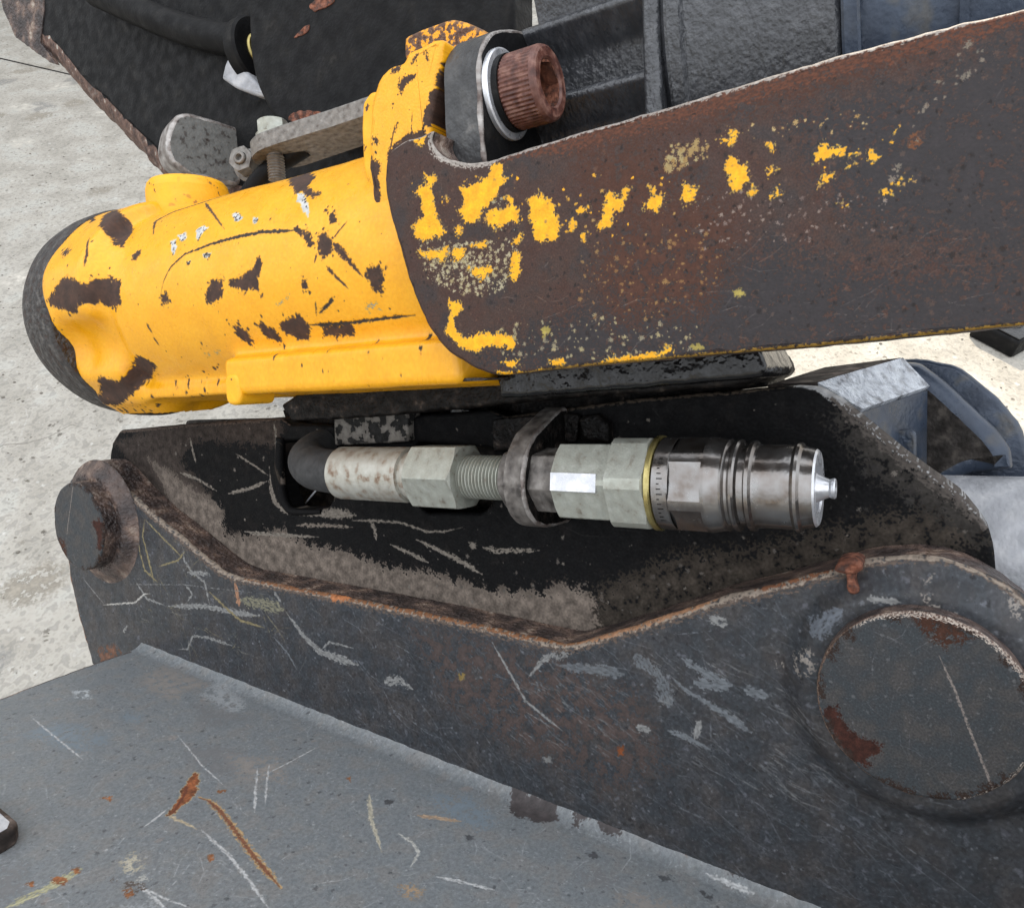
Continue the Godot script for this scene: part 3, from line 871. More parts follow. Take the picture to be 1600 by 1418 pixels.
	lv.line([-76.4,175.2, -77.5,168.4, -76.1,163.6], 0.4, 0.6, br, 205, -20.0, 0.4)
	lv.flecks([-112, 100, -40, 100, -40, 220, -112, 220], 60, 0.2, 0.7, br, dk, 205, -20.0, rng)
	lv.flecks([-112, 100, -40, 100, -40, 170, -112, 170], 60, 0.3, 1.0, br, dk, 205, -20.0, rng)
	var lm := lv.material(4.0)
	var lug := pts([-56.9,202.9, -66.8,203.2, -78.0,202.3, -79.7,198.9, -89.0,198.5, -95.9,195.6, -99.6,189.3, -103.0,173.9, -104.9,156.4, -104.2,141.3, -100.2,130.1, -93.1,118.5, -82.7,110.5, -60.7,105.3, -29.7,104.2, -28.7,123.0, -51.2,140.6, -68.2,164.9, -62.4,184.4])
	var lg := plate(resampled(rounded(lug, 2.5, 3), 4.0, 0.25, 2.0), -30, 42, 3.0, lv, [], 0.4)
	var lug_node := part("mounting_lug", (lg[0] as MB).join(lg[1]), lm, t, "yellow stepped lug with brown chips")
	var step := pts([-106.3,193.7, -111.7,189.6, -113.6,177.9, -114.0,159.0, -110.8,146.7, -105.8,136.6, -101.0,144.9, -97.1,192.0])
	part("lug_step", slab(rounded(step, 2.0, 3), -28, 36, 2.5), yellow_plain, lug_node)
	part("lug_side", block(Vector3(-58, 150, -28), Vector3(-50, 196, 36), 2.0), rust, lug_node, "brown bare side of the lug")
	var cap := pts([-106.3,219.0, -105.1,228.8, -102.9,229.4, -89.7,230.0, -75.8,229.6, -68.7,226.7, -58.6,220.5, -53.0,216.0, -52.2,204.7, -78.8,202.6])
	part("top_plate", slab(resampled(rounded(cap, 2.0, 3), 4.0, 0.3, 7.0), -36, 8, 2.5), worn_yellow(), lug_node, "bare brown top plate with yellow left on it")

func grime_black(base: Material) -> Material:
	if not has_meta("grime"):
		set_meta("grime", surface(cloud(0.03, [0.22, Color(0.20, 0.14, 0.115), 0.42, Color(0.17, 0.16, 0.155), 0.62, Color(0.235, 0.225, 0.22), 0.82, Color(0.36, 0.34, 0.32)], 512, 512, 93), cloud(0.05, [0.25, gray(0.45), 0.75, gray(0.8)], 512, 512, 94), bumps(0.06, 8.0, 95), 0.8, 8.0))
	return get_meta("grime")

func worn_yellow() -> Material:
	return surface(cloud(0.03, [0.30, Color(0.30, 0.20, 0.15), 0.50, Color(0.42, 0.31, 0.24), 0.56, Color(0.45, 0.33, 0.24), 0.585, Color(0.92, 0.62, 0.12), 0.9, Color(0.95, 0.66, 0.15)], 512, 512, 98), cloud(0.05, [0.25, gray(0.5), 0.75, gray(0.85)], 512, 512, 94), bumps(0.1, 6.0, 97), 0.7, 13.0)

# ------------------------------------------------------------------ rusty arm plate
func build_arm(L: Dictionary, worn: Material) -> void:
	var cv := Cv.new(Rect2(-100, 38, 280, 140), 4.0, sheet(1120, 560, Color(0.25, 0.168, 0.135), [L.a1, L.a2, L.a3]), grain, 112, 0.45, 0.3)
	var ye := Color(0.92, 0.645, 0.065)
	var cream := Color(0.60, 0.55, 0.40)
	var tan := Color(0.56, 0.45, 0.28)
	var rim := Color(0.62, 0.52, 0.26, 1)
	# darker tone along the bottom and right, and red rust fields
	for p in [[37.5,88.7, 83.0,87.4, 121.1,74.6, 153.5,74.5, 153.9,56.3, 82.6,55.3, -4.5,54.4, -32.0,59.8, 10.6,72.3], [93.4,130.7, 137.2,131.5, 155.2,137.2, 156.4,77.8, 112.1,97.4]]:
		cv.blob(p, Color(0.15, 0.13, 0.135), 16.0, 105, 0.0, 0.25, 0.2, 30.0)
	for p in [[13.2,134.8, 38.8,131.9, 57.5,121.5, 43.0,106.3, 20.4,112.2], [33.2,110.1, 61.8,112.1, 72.5,97.4, 61.0,72.4, 26.8,70.9, 19.5,90.9], [13.5,141.8, 93.5,144.5, 124.1,145.9, 125.8,141.8, 95.4,138.2, 18.5,133.7]]:
		cv.blob(p, Color(0.27, 0.17, 0.13), 14.0, 190, 4.0, 0.25, 0.3, 26.0)
	cv.flecks([-95, 45, 170, 45, 170, 165, -95, 165], 1300, 0.2, 0.8, Color(0.38, 0.25, 0.18), Color(0.44, 0.35, 0.30), 210, 3.0, rng, 0.4)
	cv.flecks([-95, 45, 170, 45, 170, 165, -95, 165], 1600, 0.2, 0.9, Color(0.10, 0.075, 0.07), Color(0.14, 0.12, 0.12), 190, -12.0, rng, 0.7)
	# pale primer crumbs round the paint that is left
	for p in [[-64.7,114.3, -41.3,110.9, -17.9,100.6, -16.3,89.8, -31.7,85.1, -58.9,93.6, -64.3,102.8], [-65.0,110.5, -19.6,107.8, -13.5,103.5, -20.7,86.7, -42.8,87.2, -61.1,96.7]]:
		cv.flecks(p, 620, 0.15, 1.0, cream, Color(0.70, 0.67, 0.56), 210, 5.0, rng, 0.85)
	cv.flecks([-24.9,126.3, -16.7,122.2, -13.2,110.4, -25.7,112.3], 40, 0.3, 1.2, Color(0.5, 0.5, 0.47), cream, 200, 2.0, rng)
	cv.flecks([47.4,130.7, 63.4,129.2, 64.2,123.5, 54.3,121.6, 48.2,121.8], 110, 0.3, 1.4, tan, cream, 210, 5.0, rng)
	cv.flecks([56.1,111.7, 84.5,110.4, 117.6,101.1, 121.5,90.3, 84.3,90.4, 59.7,91.8], 190, 0.2, 0.8, Color(0.42, 0.36, 0.34), Color(0.58, 0.53, 0.49), 210, 4.0, rng, 0.8)
	cv.flecks([131.5,135.7, 139.1,141.5, 145.9,135.0, 128.7,123.6, 126.6,114.3, 119.9,104.0, 116.1,104.7, 123.6,118.2], 170, 0.3, 1.3, Color(0.42, 0.40, 0.36), Color(0.55, 0.5, 0.44), 210, 4.0, rng, 0.8)
	cv.flecks([75.7,133.0, 113.7,128.7, 114.5,121.9, 77.5,126.3], 40, 0.25, 0.9, tan, Color(0.7, 0.62, 0.45), 210, 4.0, rng)
	cv.flecks([-28.0,72.9, 18.4,74.2, 59.3,65.8, 59.1,58.0, 8.2,55.4, -26.7,57.3], 170, 0.25, 1.2, Color(0.45, 0.42, 0.36), cream, 210, 4.0, rng)
	cv.flecks([11.9,103.5, 65.8,100.5, 69.3,81.0, 44.7,69.3, 10.6,72.3], 200, 0.25, 0.9, Color(0.50, 0.36, 0.22), tan, 210, 4.0, rng, 0.8)
	cv.scratches(120, 12, 40, 3, 22, 0.35, Color(0.42, 0.38, 0.36), Color(0.62, 0.58, 0.54), rng, Rect2(-40, 45, 210, 50), 0.5)
	cv.scratches(60, 60, 60, 3, 14, 0.35, Color(0.42, 0.38, 0.36), Color(0.55, 0.5, 0.46), rng, Rect2(-90, 60, 260, 90), 0.4)
	# yellow paint that is left
	for p in [[-67.4,119.4, -61.6,124.2, -62.3,130.9, -64.6,132.2, -63.1,136.6, -58.8,136.8, -59.7,141.1, -54.4,139.6, -53.7,136.7, -56.0,134.4, -54.7,127.7, -53.4,121.0, -49.1,114.8, -52.7,113.5, -63.6,113.2, -66.6,114.6],
		[-41.1,132.2, -33.2,132.6, -28.8,134.0, -26.1,133.9, -25.9,136.9, -24.2,138.8, -20.0,138.0, -18.7,133.4, -18.9,130.0, -22.8,125.9, -27.3,122.3, -31.3,119.4, -34.2,116.2, -39.8,117.1, -42.8,123.0, -39.3,125.1],
		[-28.5,119.8, -24.1,121.7, -22.6,120.6, -20.0,119.7, -17.8,121.5, -18.7,124.3, -15.6,123.8, -13.3,118.2, -14.1,113.1, -19.2,113.9, -25.7,112.3, -28.8,114.5], [-8.5,121.7, -4.4,123.5, -1.5,121.8, 3.7,118.0, 4.8,110.2, 4.5,104.8, -0.4,104.2, -2.4,103.3, -6.8,106.0, -7.9,113.1, -8.7,118.3],
		[-16.0,106.0, -12.2,110.2, -11.3,108.0, -13.5,105.2], [-17.3,102.2, -12.6,101.6, -13.5,94.7, -16.3,90.2, -19.3,92.8, -17.9,96.2], [-65.1,108.7, -49.5,108.4, -49.8,104.7, -53.5,102.4, -55.7,104.6, -64.1,105.7], [-47.9,107.3, -41.5,107.8, -39.5,103.4, -44.2,102.2, -47.5,104.4],
		[-37.0,107.6, -30.3,108.0, -28.2,106.4, -30.5,105.4], [-38.7,98.7, -27.6,97.8, -27.2,96.0, -31.2,93.3, -35.6,94.2], [-49.9,86.1, -44.1,85.5, -43.2,81.7, -47.5,78.3, -47.2,73.6, -43.9,70.0, -34.8,71.2, -27.1,70.1, -19.6,68.7, -17.1,64.9, -18.8,63.2, -28.4,65.2, -37.5,63.0, -46.5,66.0, -53.2,72.1, -50.4,78.6],
		[10.7,114.3, 17.7,114.8, 16.2,112.6, 12.5,112.4], [9.0,108.8, 10.6,112.7, 12.8,109.0, 10.3,106.5], [12.6,104.5, 15.9,104.8, 15.3,102.4], [21.0,106.9, 23.5,112.2, 25.6,119.9, 27.3,118.8, 28.1,116.3, 31.6,116.5, 32.5,119.1, 33.8,118.4, 32.8,114.7, 30.5,111.1, 27.9,112.3, 26.4,105.3, 22.3,105.1],
		[39.6,112.0, 41.7,113.2, 47.5,114.1, 47.9,111.3, 44.9,108.4, 40.8,109.4], [41.9,117.8, 44.8,117.3, 43.5,115.6], [54.0,114.1, 54.9,117.0, 57.2,114.3, 59.9,114.6, 59.5,111.6, 55.5,108.5, 53.9,110.7],
		[-28.0,54.6, -17.2,53.6, -4.8,53.8, -3.8,52.9, -12.1,51.5, -22.7,51.6], [-24.5,58.1, -18.0,58.6, -14.9,56.6, -19.2,55.5], [-2.5,58.1, 4.4,57.3, 5.3,55.9, -0.6,55.8], [19.5,55.2, 26.9,57.2, 36.7,57.5, 42.7,57.5, 47.8,59.6, 49.0,58.3, 44.3,55.4, 35.7,55.1, 22.3,54.6], [24.3,59.5, 27.4,58.9, 26.0,57.7],
		[69.0,118.8, 70.9,122.1, 73.2,121.7, 73.7,118.8, 76.4,119.2, 77.3,114.5, 78.6,111.5, 75.4,112.5, 73.1,110.6, 71.2,110.9, 70.3,114.8], [82.9,124.3, 85.5,123.7, 84.6,121.7], [82.8,116.6, 85.9,115.1, 83.6,113.7], [83.6,106.9, 86.3,110.1, 87.0,107.3, 84.5,106.3], [76.3,109.6, 79.1,110.0, 77.7,108.4],
		[66.3,129.1, 70.5,128.7, 71.0,130.9, 73.8,130.2, 72.9,127.3, 71.0,126.3], [97.5,115.1, 99.2,120.9, 101.3,120.4, 101.7,118.2, 104.2,119.8, 106.2,117.7, 105.8,115.6, 101.7,115.6, 99.2,115.6, 98.4,114.5], [108.2,115.6, 110.6,117.2, 111.8,115.3, 109.8,114.8], [112.6,113.0, 114.1,115.2, 116.4,113.5, 114.5,112.2], [107.8,112.2, 110.2,113.9, 109.8,112.3],
		[100.4,111.9, 102.5,110.2, 101.7,107.8, 99.8,108.1], [118.7,118.5, 120.6,119.7, 120.2,117.7], [116.1,102.2, 117.6,103.2, 119.9,101.5, 117.6,101.3], [120.3,104.0, 122.6,105.7, 121.8,103.0], [124.4,104.9, 125.6,105.9, 125.2,104.3], [105.3,101.0, 107.4,100.4, 106.6,99.5],
		[-64.0,156.7, -57.9,157.7, -58.0,153.2, -61.8,153.0, -64.4,154.5], [-50.2,129.7, -48.0,131.2, -47.9,128.9, -49.4,127.7], [-45.0,116.1, -42.1,116.5, -41.7,113.3, -44.0,112.7]]:
		cv.blob(p, ye, 1.9, 105, 26.0, 0.14, 0.0, 1.0, rim)
		cv.flecks(grown(p, 2.2), 9, 0.15, 0.7, ye, tan, 120, 18.0, rng)
	cv.flecks([-66.3,142.8, 60.4,119.0, 59.9,96.5, -68.4,114.8], 120, 0.25, 0.9, ye, tan, 110, 16.0, rng)
	for p in [[71.1,77.0, 74.0,77.6, 75.7,76.0, 73.9,74.6, 71.6,75.0], [-6.0,70.3, -1.9,70.8, -1.1,68.6, -4.1,67.0], [55.9,59.4, 59.1,59.6, 60.7,58.3, 57.5,57.5]]:
		cv.blob(p, Color(0.58, 0.52, 0.26), 1.0, 150, 8.0, 0.2)
	cv.line([-19.5,139.6, 13.5,141.3, 62.4,143.0, 102.9,145.4, 137.0,145.8, 152.2,145.4, 166.2,146.5], 9.0, 9.0, Color(0.33, 0.20, 0.145), 190, 4.0, 0.5)
	cv.line([-78.4,154.0, -68.4,156.8, -59.2,156.8, -53.2,158.1, -55.1,154.9, -52.5,149.0, -46.4,144.6, -36.7,141.2, -27.2,139.9, -19.5,140.6, 13.5,142.5, 62.4,144.1, 102.9,146.4, 137.0,146.7, 152.2,146.2, 168.8,146.8], 2.4, 2.8, Color(0.53, 0.50, 0.475), 130, 0.0, 0.15)
	cv.line([-53.2,158.1, -55.1,154.9, -52.5,149.0, -46.4,144.6, -36.7,141.2, -27.2,139.9, -19.5,140.6], 5.0, 4.0, Color(0.56, 0.53, 0.50), 130, 0.0, 0.2)
	cv.line([173.9,59.6, 153.8,58.7, 138.1,57.9, 102.7,56.5, 60.7,55.5, 9.9,54.1, -28.2,52.4], 2.0, 2.0, Color(0.52, 0.40, 0.16), 170, 0.0, 0.3)
	cv.blob([124.4,118.1, 126.6,118.4, 127.0,115.1, 124.8,113.9], Color(0.42, 0.27, 0.18), 2.5, 200, 4.0, 0.3, 0.2)
	var m := cv.material(4.5, 0.4)
	var out := pts([-53.2,158.4, -55.1,154.9, -52.5,149.0, -46.4,144.6, -36.7,141.2, -27.2,139.9, -19.5,140.6, 13.5,142.5, 62.4,144.1, 102.9,146.4, 137.0,146.7, 152.2,146.2, 168.8,146.8, 173.9,59.6, 153.8,58.7, 138.1,57.9, 102.7,56.5, 60.7,55.5, 9.9,54.1, -28.2,52.4, -40.0,57.0, -51.5,63.5, -59.3,71.6, -65.7,82.8, -72.1,98.9, -75.6,110.9, -78.1,121.1, -81.9,135.2, -81.7,145.8, -78.4,154.5, -68.3,157.1, -59.1,157.0])
	var t := thing("arm_plate", "long rusted steel arm plate with flaking yellow paint, rounded at its left end", "steel plate", Vector3(30, 60, 50))
	var a := plate(resampled(rounded(out, 3.0, 3), 3.0, 0.28, 3.0), 42, 58, 1.6, cv, [], 0.5, true)
	part("plate_face", a[0], m, t)
	part("worn_rim", a[1], m, t, "rim of the plate worn to bare steel along its top")
	part("plate_side", a[2], edge_brown(), t)

# ------------------------------------------------------------------ clamp and its socket screw
func build_clamp(black_cast: Material, black_paint: Material, worn: Material, rust_head: Material, rust: Material, polished: Material) -> void:
	var t := thing("clamp_block", "worn black clamp block holding the rusty socket screw", "clamp", Vector3(-50, 150, 0))
	var prof := pts([-60, 232, -40, 228, -10, 219, 12, 213, 30, 205, 41, 192, 42, 160, 40, 142, -60, 138])     # z, y
	var flipped := PackedVector2Array()
	for q in prof:
		flipped.append(Vector2(-q.x, q.y))
	flipped = pts(Array([]) + flat_list(flipped))
	var turn := Transform3D(Basis(Vector3(0, 0, -1), Vector3(0, 1, 0), Vector3(1, 0, 0)), Vector3.ZERO)
	var a := plate(resampled(rounded(flipped, 7.0, 4), 5.0, 0.3, 4.0), -58, -39, 1.5, null, [], 0.5, true)
	part("block", (a[0] as MB).moved(turn), black_paint, t)
	part("block_rim", (a[1] as MB).moved(turn), bare_rim(), t)
	part("block_side", (a[2] as MB).moved(turn), surface(cloud(0.012, [0.2, Color(0.17, 0.17, 0.172), 0.55, Color(0.215, 0.215, 0.218), 0.8, Color(0.28, 0.278, 0.275), 0.95, Color(0.40, 0.39, 0.38)], 512, 512, 101, 7), cloud(0.05, [0.25, gray(0.36), 0.75, gray(0.6)], 512, 512, 102), bumps(0.08, 4.0, 103), 0.4, 8.0), t)
	var s := thing("socket_screw", "rusty knurled socket head screw with hexagon hole and washer on the clamp block", "screw", Vector3(-38, 180, 21))
	part("washer", lathe([-39.2, 0, -39.2, 18.8, -38.6, 19.5, -36.8, 19.5, -36.2, 18.8, -36.2, 9], 180, 21, 56), polished, s)
	part("spring_washer", lathe([-36.2, 9, -36.2, 16.4, -33.2, 16.4, -33.2, 9], 180, 21, 48), black_paint, s)
	part("head", lathe([-33.2, 9, -33.2, 15.5, -32.6, 16.0, -17.6, 16.0, -15.6, 15.3, -14.8, 14.2, -14.8, 10.6, -15.8, 9.7], 180, 21, 448, 15.9, 52), rust_head, s)
	var hex := []
	for k in 6:
		hex.append(k * 60.0 + 12.0); hex.append(8.3)
	var sock := prism(-27, -15.8, hex, 9.7, 9.7, 0, 180, 21, 9.55)
	part("hex_socket", sock, rust, s)
	part("socket_floor", lathe([-26.4, 9.7, -26.4, 0], 180, 21, 30), rust, s)

func grown(p: Array, by: float) -> Array:
	var c := Vector2.ZERO
	var q := PackedVector2Array()
	for k in range(0, p.size(), 2):
		q.append(Vector2(p[k], p[k + 1]))
		c += q[-1] * 2.0 / p.size()
	var o := []
	for a in q:
		var b := a + (a - c).normalized() * by
		o.append(b.x); o.append(b.y)
	return o

func flat_list(p: PackedVector2Array) -> Array:
	var o := []
	for q in p:
		o.append(q.x); o.append(q.y)
	return o

# ------------------------------------------------------------------ cast motor housing and barrel behind the arm
func build_motor(black_cast: Material, blue_steel_sky_tint: Material, rubber: Material) -> void:
	var t := thing("motor_housing", "black rough cast housing with slanted recesses behind the rusted arm plate", "cast housing", Vector3(40, 140, -40))
	part("cast_body", lathe([29, 40, 29, 84, 31, 86, 97, 86, 99, 84, 99, 40], 205, -82, 90), black_cast, t)
	part("cast_body_shoulder", lathe([31.5, 84, 33, 88.5, 38, 88.5, 40, 85], 205, -82, 90), black_cast, t)
	var saw := [-60, 130, 8, 130, 17, 146, 15, 150, -4, 154, 2, 170, 17, 180, 14, 184, -4, 188, 2, 204, 17, 214, 14, 218, -4, 222, 2, 238, 17, 250, 14, 290, -60, 290]
	var prof := PackedVector2Array()
	for k in range(0, saw.size(), 2):
		prof.append(Vector2(-saw[k] + 15.0, saw[k + 1]))
	prof = pts(flat_list(prof))
	part("recess_panel", slab(rounded(prof, 2.5, 3), -40, 24, 1.0).moved(Transform3D(Basis(Vector3(0, 0, -1), Vector3(0, 1, 0), Vector3(1, 0, 0)), Vector3.ZERO)), black_cast, t)
	part("flange_bead", block(Vector3(21, 120, -80), Vector3(29, 300, 4), 2.5), black_cast, t)
	var b := thing("steel_barrel", "blue grey steel barrel with bright rings at the end of the cast housing", "cylinder", Vector3(140, 140, -60))
	part("barrel", lathe([99, 60, 99, 80, 240, 80, 240, 0], 205, -80, 96), blue_steel_sky_tint, b)
	part("barrel_ring", lathe([99.5, 80, 99.5, 83.5, 100.5, 84, 105, 84, 106, 83, 106, 80], 205, -80, 96), blue_steel_sky_tint, b)
	part("barrel_ring", lathe([138, 80, 138, 81.4, 141, 81.4, 141, 80], 205, -80, 96), blue_steel_sky_tint, b)
	var h := thing("black_hose", "black hose running up between the clamp block and the cast housing", "hose", Vector3(-40, 200, -80))
	part("hose_cover", tube(PackedVector3Array([Vector3(-60, 180, -95), Vector3(-56, 225, -90), Vector3(-40, 262, -84), Vector3(-20, 300, -80)]), [17.0, 17.0, 17.0, 17.0]), rubber, h)
	part("hose_clip", tube(PackedVector3Array([Vector3(-52, 240, -88), Vector3(-48, 250, -86)]), [19.0, 19.0]), rubber, h)

# ------------------------------------------------------------------ black lug plate and fittings behind the cylinder
func build_upper_left(black_paint: Material, worn_dark: Material, speckled: Material, worn: Material, steel_gray: Material, zinc: Material, pale_gray: Material, brass: Material, rust: Material, rubber: Material, gloss_black: Material) -> void:
	var t := thing("bucket_lug", "large black lug plate with a brown worn sloping edge at the upper left", "steel plate", Vector3(-480, 260, -140))
	var out := pts([-859.5,596.6, -808.9,544.9, -789.6,498.8, -765.4,462.9, -700.9,419.8, -660.7,380.7, -580.2,311.4, -527.2,262.8, -450.1,222.1, -180.9,178.6, -136.7,351.2])
	var a := plate(resampled(rounded(out, 8.0, 4), 9.0, 0.8, 8.0), -160, -130, 24.0, null, [], 0.2)
	part("plate_face", a[0], black_paint, t)
	part("worn_bevel", a[1], surface(cloud(0.03, [0.2, Color(0.22, 0.16, 0.14), 0.5, Color(0.36, 0.27, 0.23), 0.75, Color(0.46, 0.36, 0.31), 0.85, Color(0.7, 0.68, 0.64)], 512, 512, 111), cloud(0.05, [0.25, gray(0.5), 0.75, gray(0.85)], 512, 512, 112), bumps(0.08, 8.0, 113), 0.8, 6.0), t, "brown bevel worn through the black paint")
	part("brown_corner", slab(resampled(rounded(pts([-789.6,552.0, -689.8,519.3, -697.6,469.9, -711.3,443.5, -683.0,413.5, -697.5,419.9, -760.4,462.5, -781.3,498.7]), 3.0), 4.0, 1.0, 3.0), -133, -128.6, 0.6), edge_brown(), t, "brown bare corner of the lug")
	var k := thing("knuckle_plate", "black rounded knuckle plate standing above the steel bar", "steel plate", Vector3(-260, 240, -100))
	var kp := pts([-328.5,395.4, -341.4,351.9, -343.3,323.3, -338.8,297.7, -330.2,280.9, -322.0,267.4, -308.4,258.5, -270.6,252.1, -225.9,247.5, -184.1,250.9, -120.5,251.5, -100.4,265.7, -97.6,318.0])
	var kpl := slab(resampled(rounded(kp, 8.0, 4), 6.0, 0.3), -122, -96, 5.0)
	var kn := part("plate_face", kpl, black_paint, k)
	for p in [[-274.5,336.3, -260.7,341.2, -244.6,340.6, -248.7,330.9, -268.3,330.9], [-293.5,318.9, -282.7,322.8, -273.7,324.3, -276.3,318.7, -288.7,318.5], [-305.3,262.8, -299.3,265.8, -288.8,265.2, -275.3,262.2, -259.3,254.8, -269.5,253.4, -296.7,257.1]]:
		part("rust_patch", slab(resampled(rounded(pts(p), 3.0), 3.0, 1.2, p[0]), -97, -95.3, 0.4), rust, kn)
	var b := thing("pivot_bushing", "black ring with a bronze bush at the left edge of the knuckle plate", "bushing", Vector3(-345, 315, -100))
	part("ring", lathe([-380, 12, -380, 25, -378, 27, -368, 27, -366, 25, -366, 12], 342, -127, 48), black_paint, b)
	part("bronze_bush", lathe([-380, 6, -382, 6, -382, 12, -381, 13, -365, 13, -363.5, 12, -363.5, 5, -370, 5], 342, -127, 40), brass, b)
	var c := thing("gray_gusset", "light grey painted gusset below the bronze bush", "bracket", Vector3(-390, 310, -120))
	part("gusset", slab(resampled(rounded(pts([-378.3,345.7, -373.6,331.1, -365.6,317.7, -354.2,306.7, -344.3,297.2, -346.3,293.6, -362.9,300.2, -384.4,311.1, -399.0,322.0, -393.4,332.1]), 2.0), 5.0, 0.2), -128, -112, 3.0), pale_gray, c)
	var d := thing("black_pipe", "black pipe slanting down to the bronze bush", "pipe", Vector3(-430, 360, -110))
	part("pipe", tube(PackedVector3Array([Vector3(-580, 450, -118), Vector3(-500, 405, -118), Vector3(-440, 374, -120), Vector3(-384, 352, -124)]), [13.0, 13.0, 13.0, 13.0]), black_paint, d)

	var s := thing("stop_plate", "speckled grey stop plate with a bright rounded rim left of the steel bar", "steel plate", Vector3(-400, 240, -95))
	var turn := Transform3D(Basis(Vector3(cos(1.257), 0, -sin(1.257)), Vector3(0, 1, 0), Vector3(sin(1.257), 0, cos(1.257))), Vector3(-420, 245, -90))
	var so := resampled(rounded(pts([-19.0,16.1, -15.0,32.9, -8.0,44.2, 1.1,48.1, 20.1,46.7, 58.0,42.1, 60.2,11.0, 40.0,-7.7, 0.7,-5.9, -16.0,4.1]), 5.0, 4), 4.0, 0.15, 6.0)
	var sp := plate(so, -24, 0, 3.5, null, [], 0.2)
	part("plate_face", (sp[0] as MB).moved(turn), speckled, s)
	part("rounded_rim", (sp[1] as MB).moved(turn), bare_rim(), s, "rim polished bright by wear")
	var l := thing("link_bar", "worn grey steel link bar with rounded end above the yellow cylinder", "link", Vector3(-250, 222, -70))
	var bar := pts([-308, 62, -300, 52, -286, 48, -262, 52, -225, 60, -190, 66, -150, 74, -150, 112, -230, 100, -290, 92, -304, 84])    # x, -z
	var slope := Basis(Vector3(0.995, 0.10, 0), Vector3(0, 0, -1), Vector3(-0.10, 0.995, 0))
	part("bar", slab(resampled(rounded(bar, 6.0, 4), 5.0, 0.2), 0, 12, 1.8).moved(Transform3D(slope, Vector3(0, 252, 0))), steel_gray, l)
	var hb := thing("hex_bolt", "zinc hexagon bolt through the rounded end of the link bar", "bolt", Vector3(-283, 236, -62))
	var hexf := []
	for q in 6:
		hexf.append(q * 60.0 + 4.0); hexf.append(9.5)
	var upright := Transform3D(Basis(Vector3(0, 1, 0), Vector3(1, 0, 0), Vector3(0, 0, -1)), Vector3(-284, 235, -62))
	part("head", prism(2, 12, hexf, 12.0, 9.6, 2).moved(upright), zinc, hb)
	part("washer", lathe([0, 0, 0, 12.5, 2, 12.5, 2, 0], 0, 0, 40).moved(upright), zinc, hb)
	var th := [-30, 0, -30, 5.0]
	for q in 9:
		th.append_array([-29.6 + q * 2.0, 6.4, -28.4 + q * 2.0, 5.3])
	th.append_array([0, 5.3])
	part("thread", lathe(th, 0, 0, 28).moved(upright), steel_gray, hb)
	var ln := thing("lock_nut", "grey flanged lock nut between stop plate and link bar", "nut", Vector3(-322, 228, -64))
	var face_left := Transform3D(Basis(Vector3(0.35, 0.12, 0.93).normalized(), Vector3(-0.10, 0.99, -0.09).normalized(), Vector3(-0.93, -0.06, 0.36).normalized()), Vector3(-320, 226, -64))
	var hx := []
	for q in 6:
		hx.append(q * 60.0 + 20.0); hx.append(8.6)
	part("nut", prism(-6, 6, hx, 10.4, 8.8, 2, 0, 0, 5.0).moved(face_left), steel_gray, ln)
	part("flange", lathe([-8, 0, -8, 12.5, -6, 12.5, -5.5, 11, -5.5, 5], 0, 0, 40).moved(face_left), steel_gray, ln)
	part("stud_end", lathe([-8, 4.6, 7.5, 4.6, 8.2, 4, 8.2, 2.6, 5, 2.2, 5, 0], 0, 0, 24).moved(face_left), steel_gray, ln)
	var tie := thing("black_stay", "dark stay behind the lock nut running under the link bar", "bracket", Vector3(-290, 200, -70))
	part("stay", tube(PackedVector3Array([Vector3(-318, 196, -60), Vector3(-300, 214, -66), Vector3(-270, 230, -78)]), [7.0, 7.0, 7.0]), black_paint, tie)

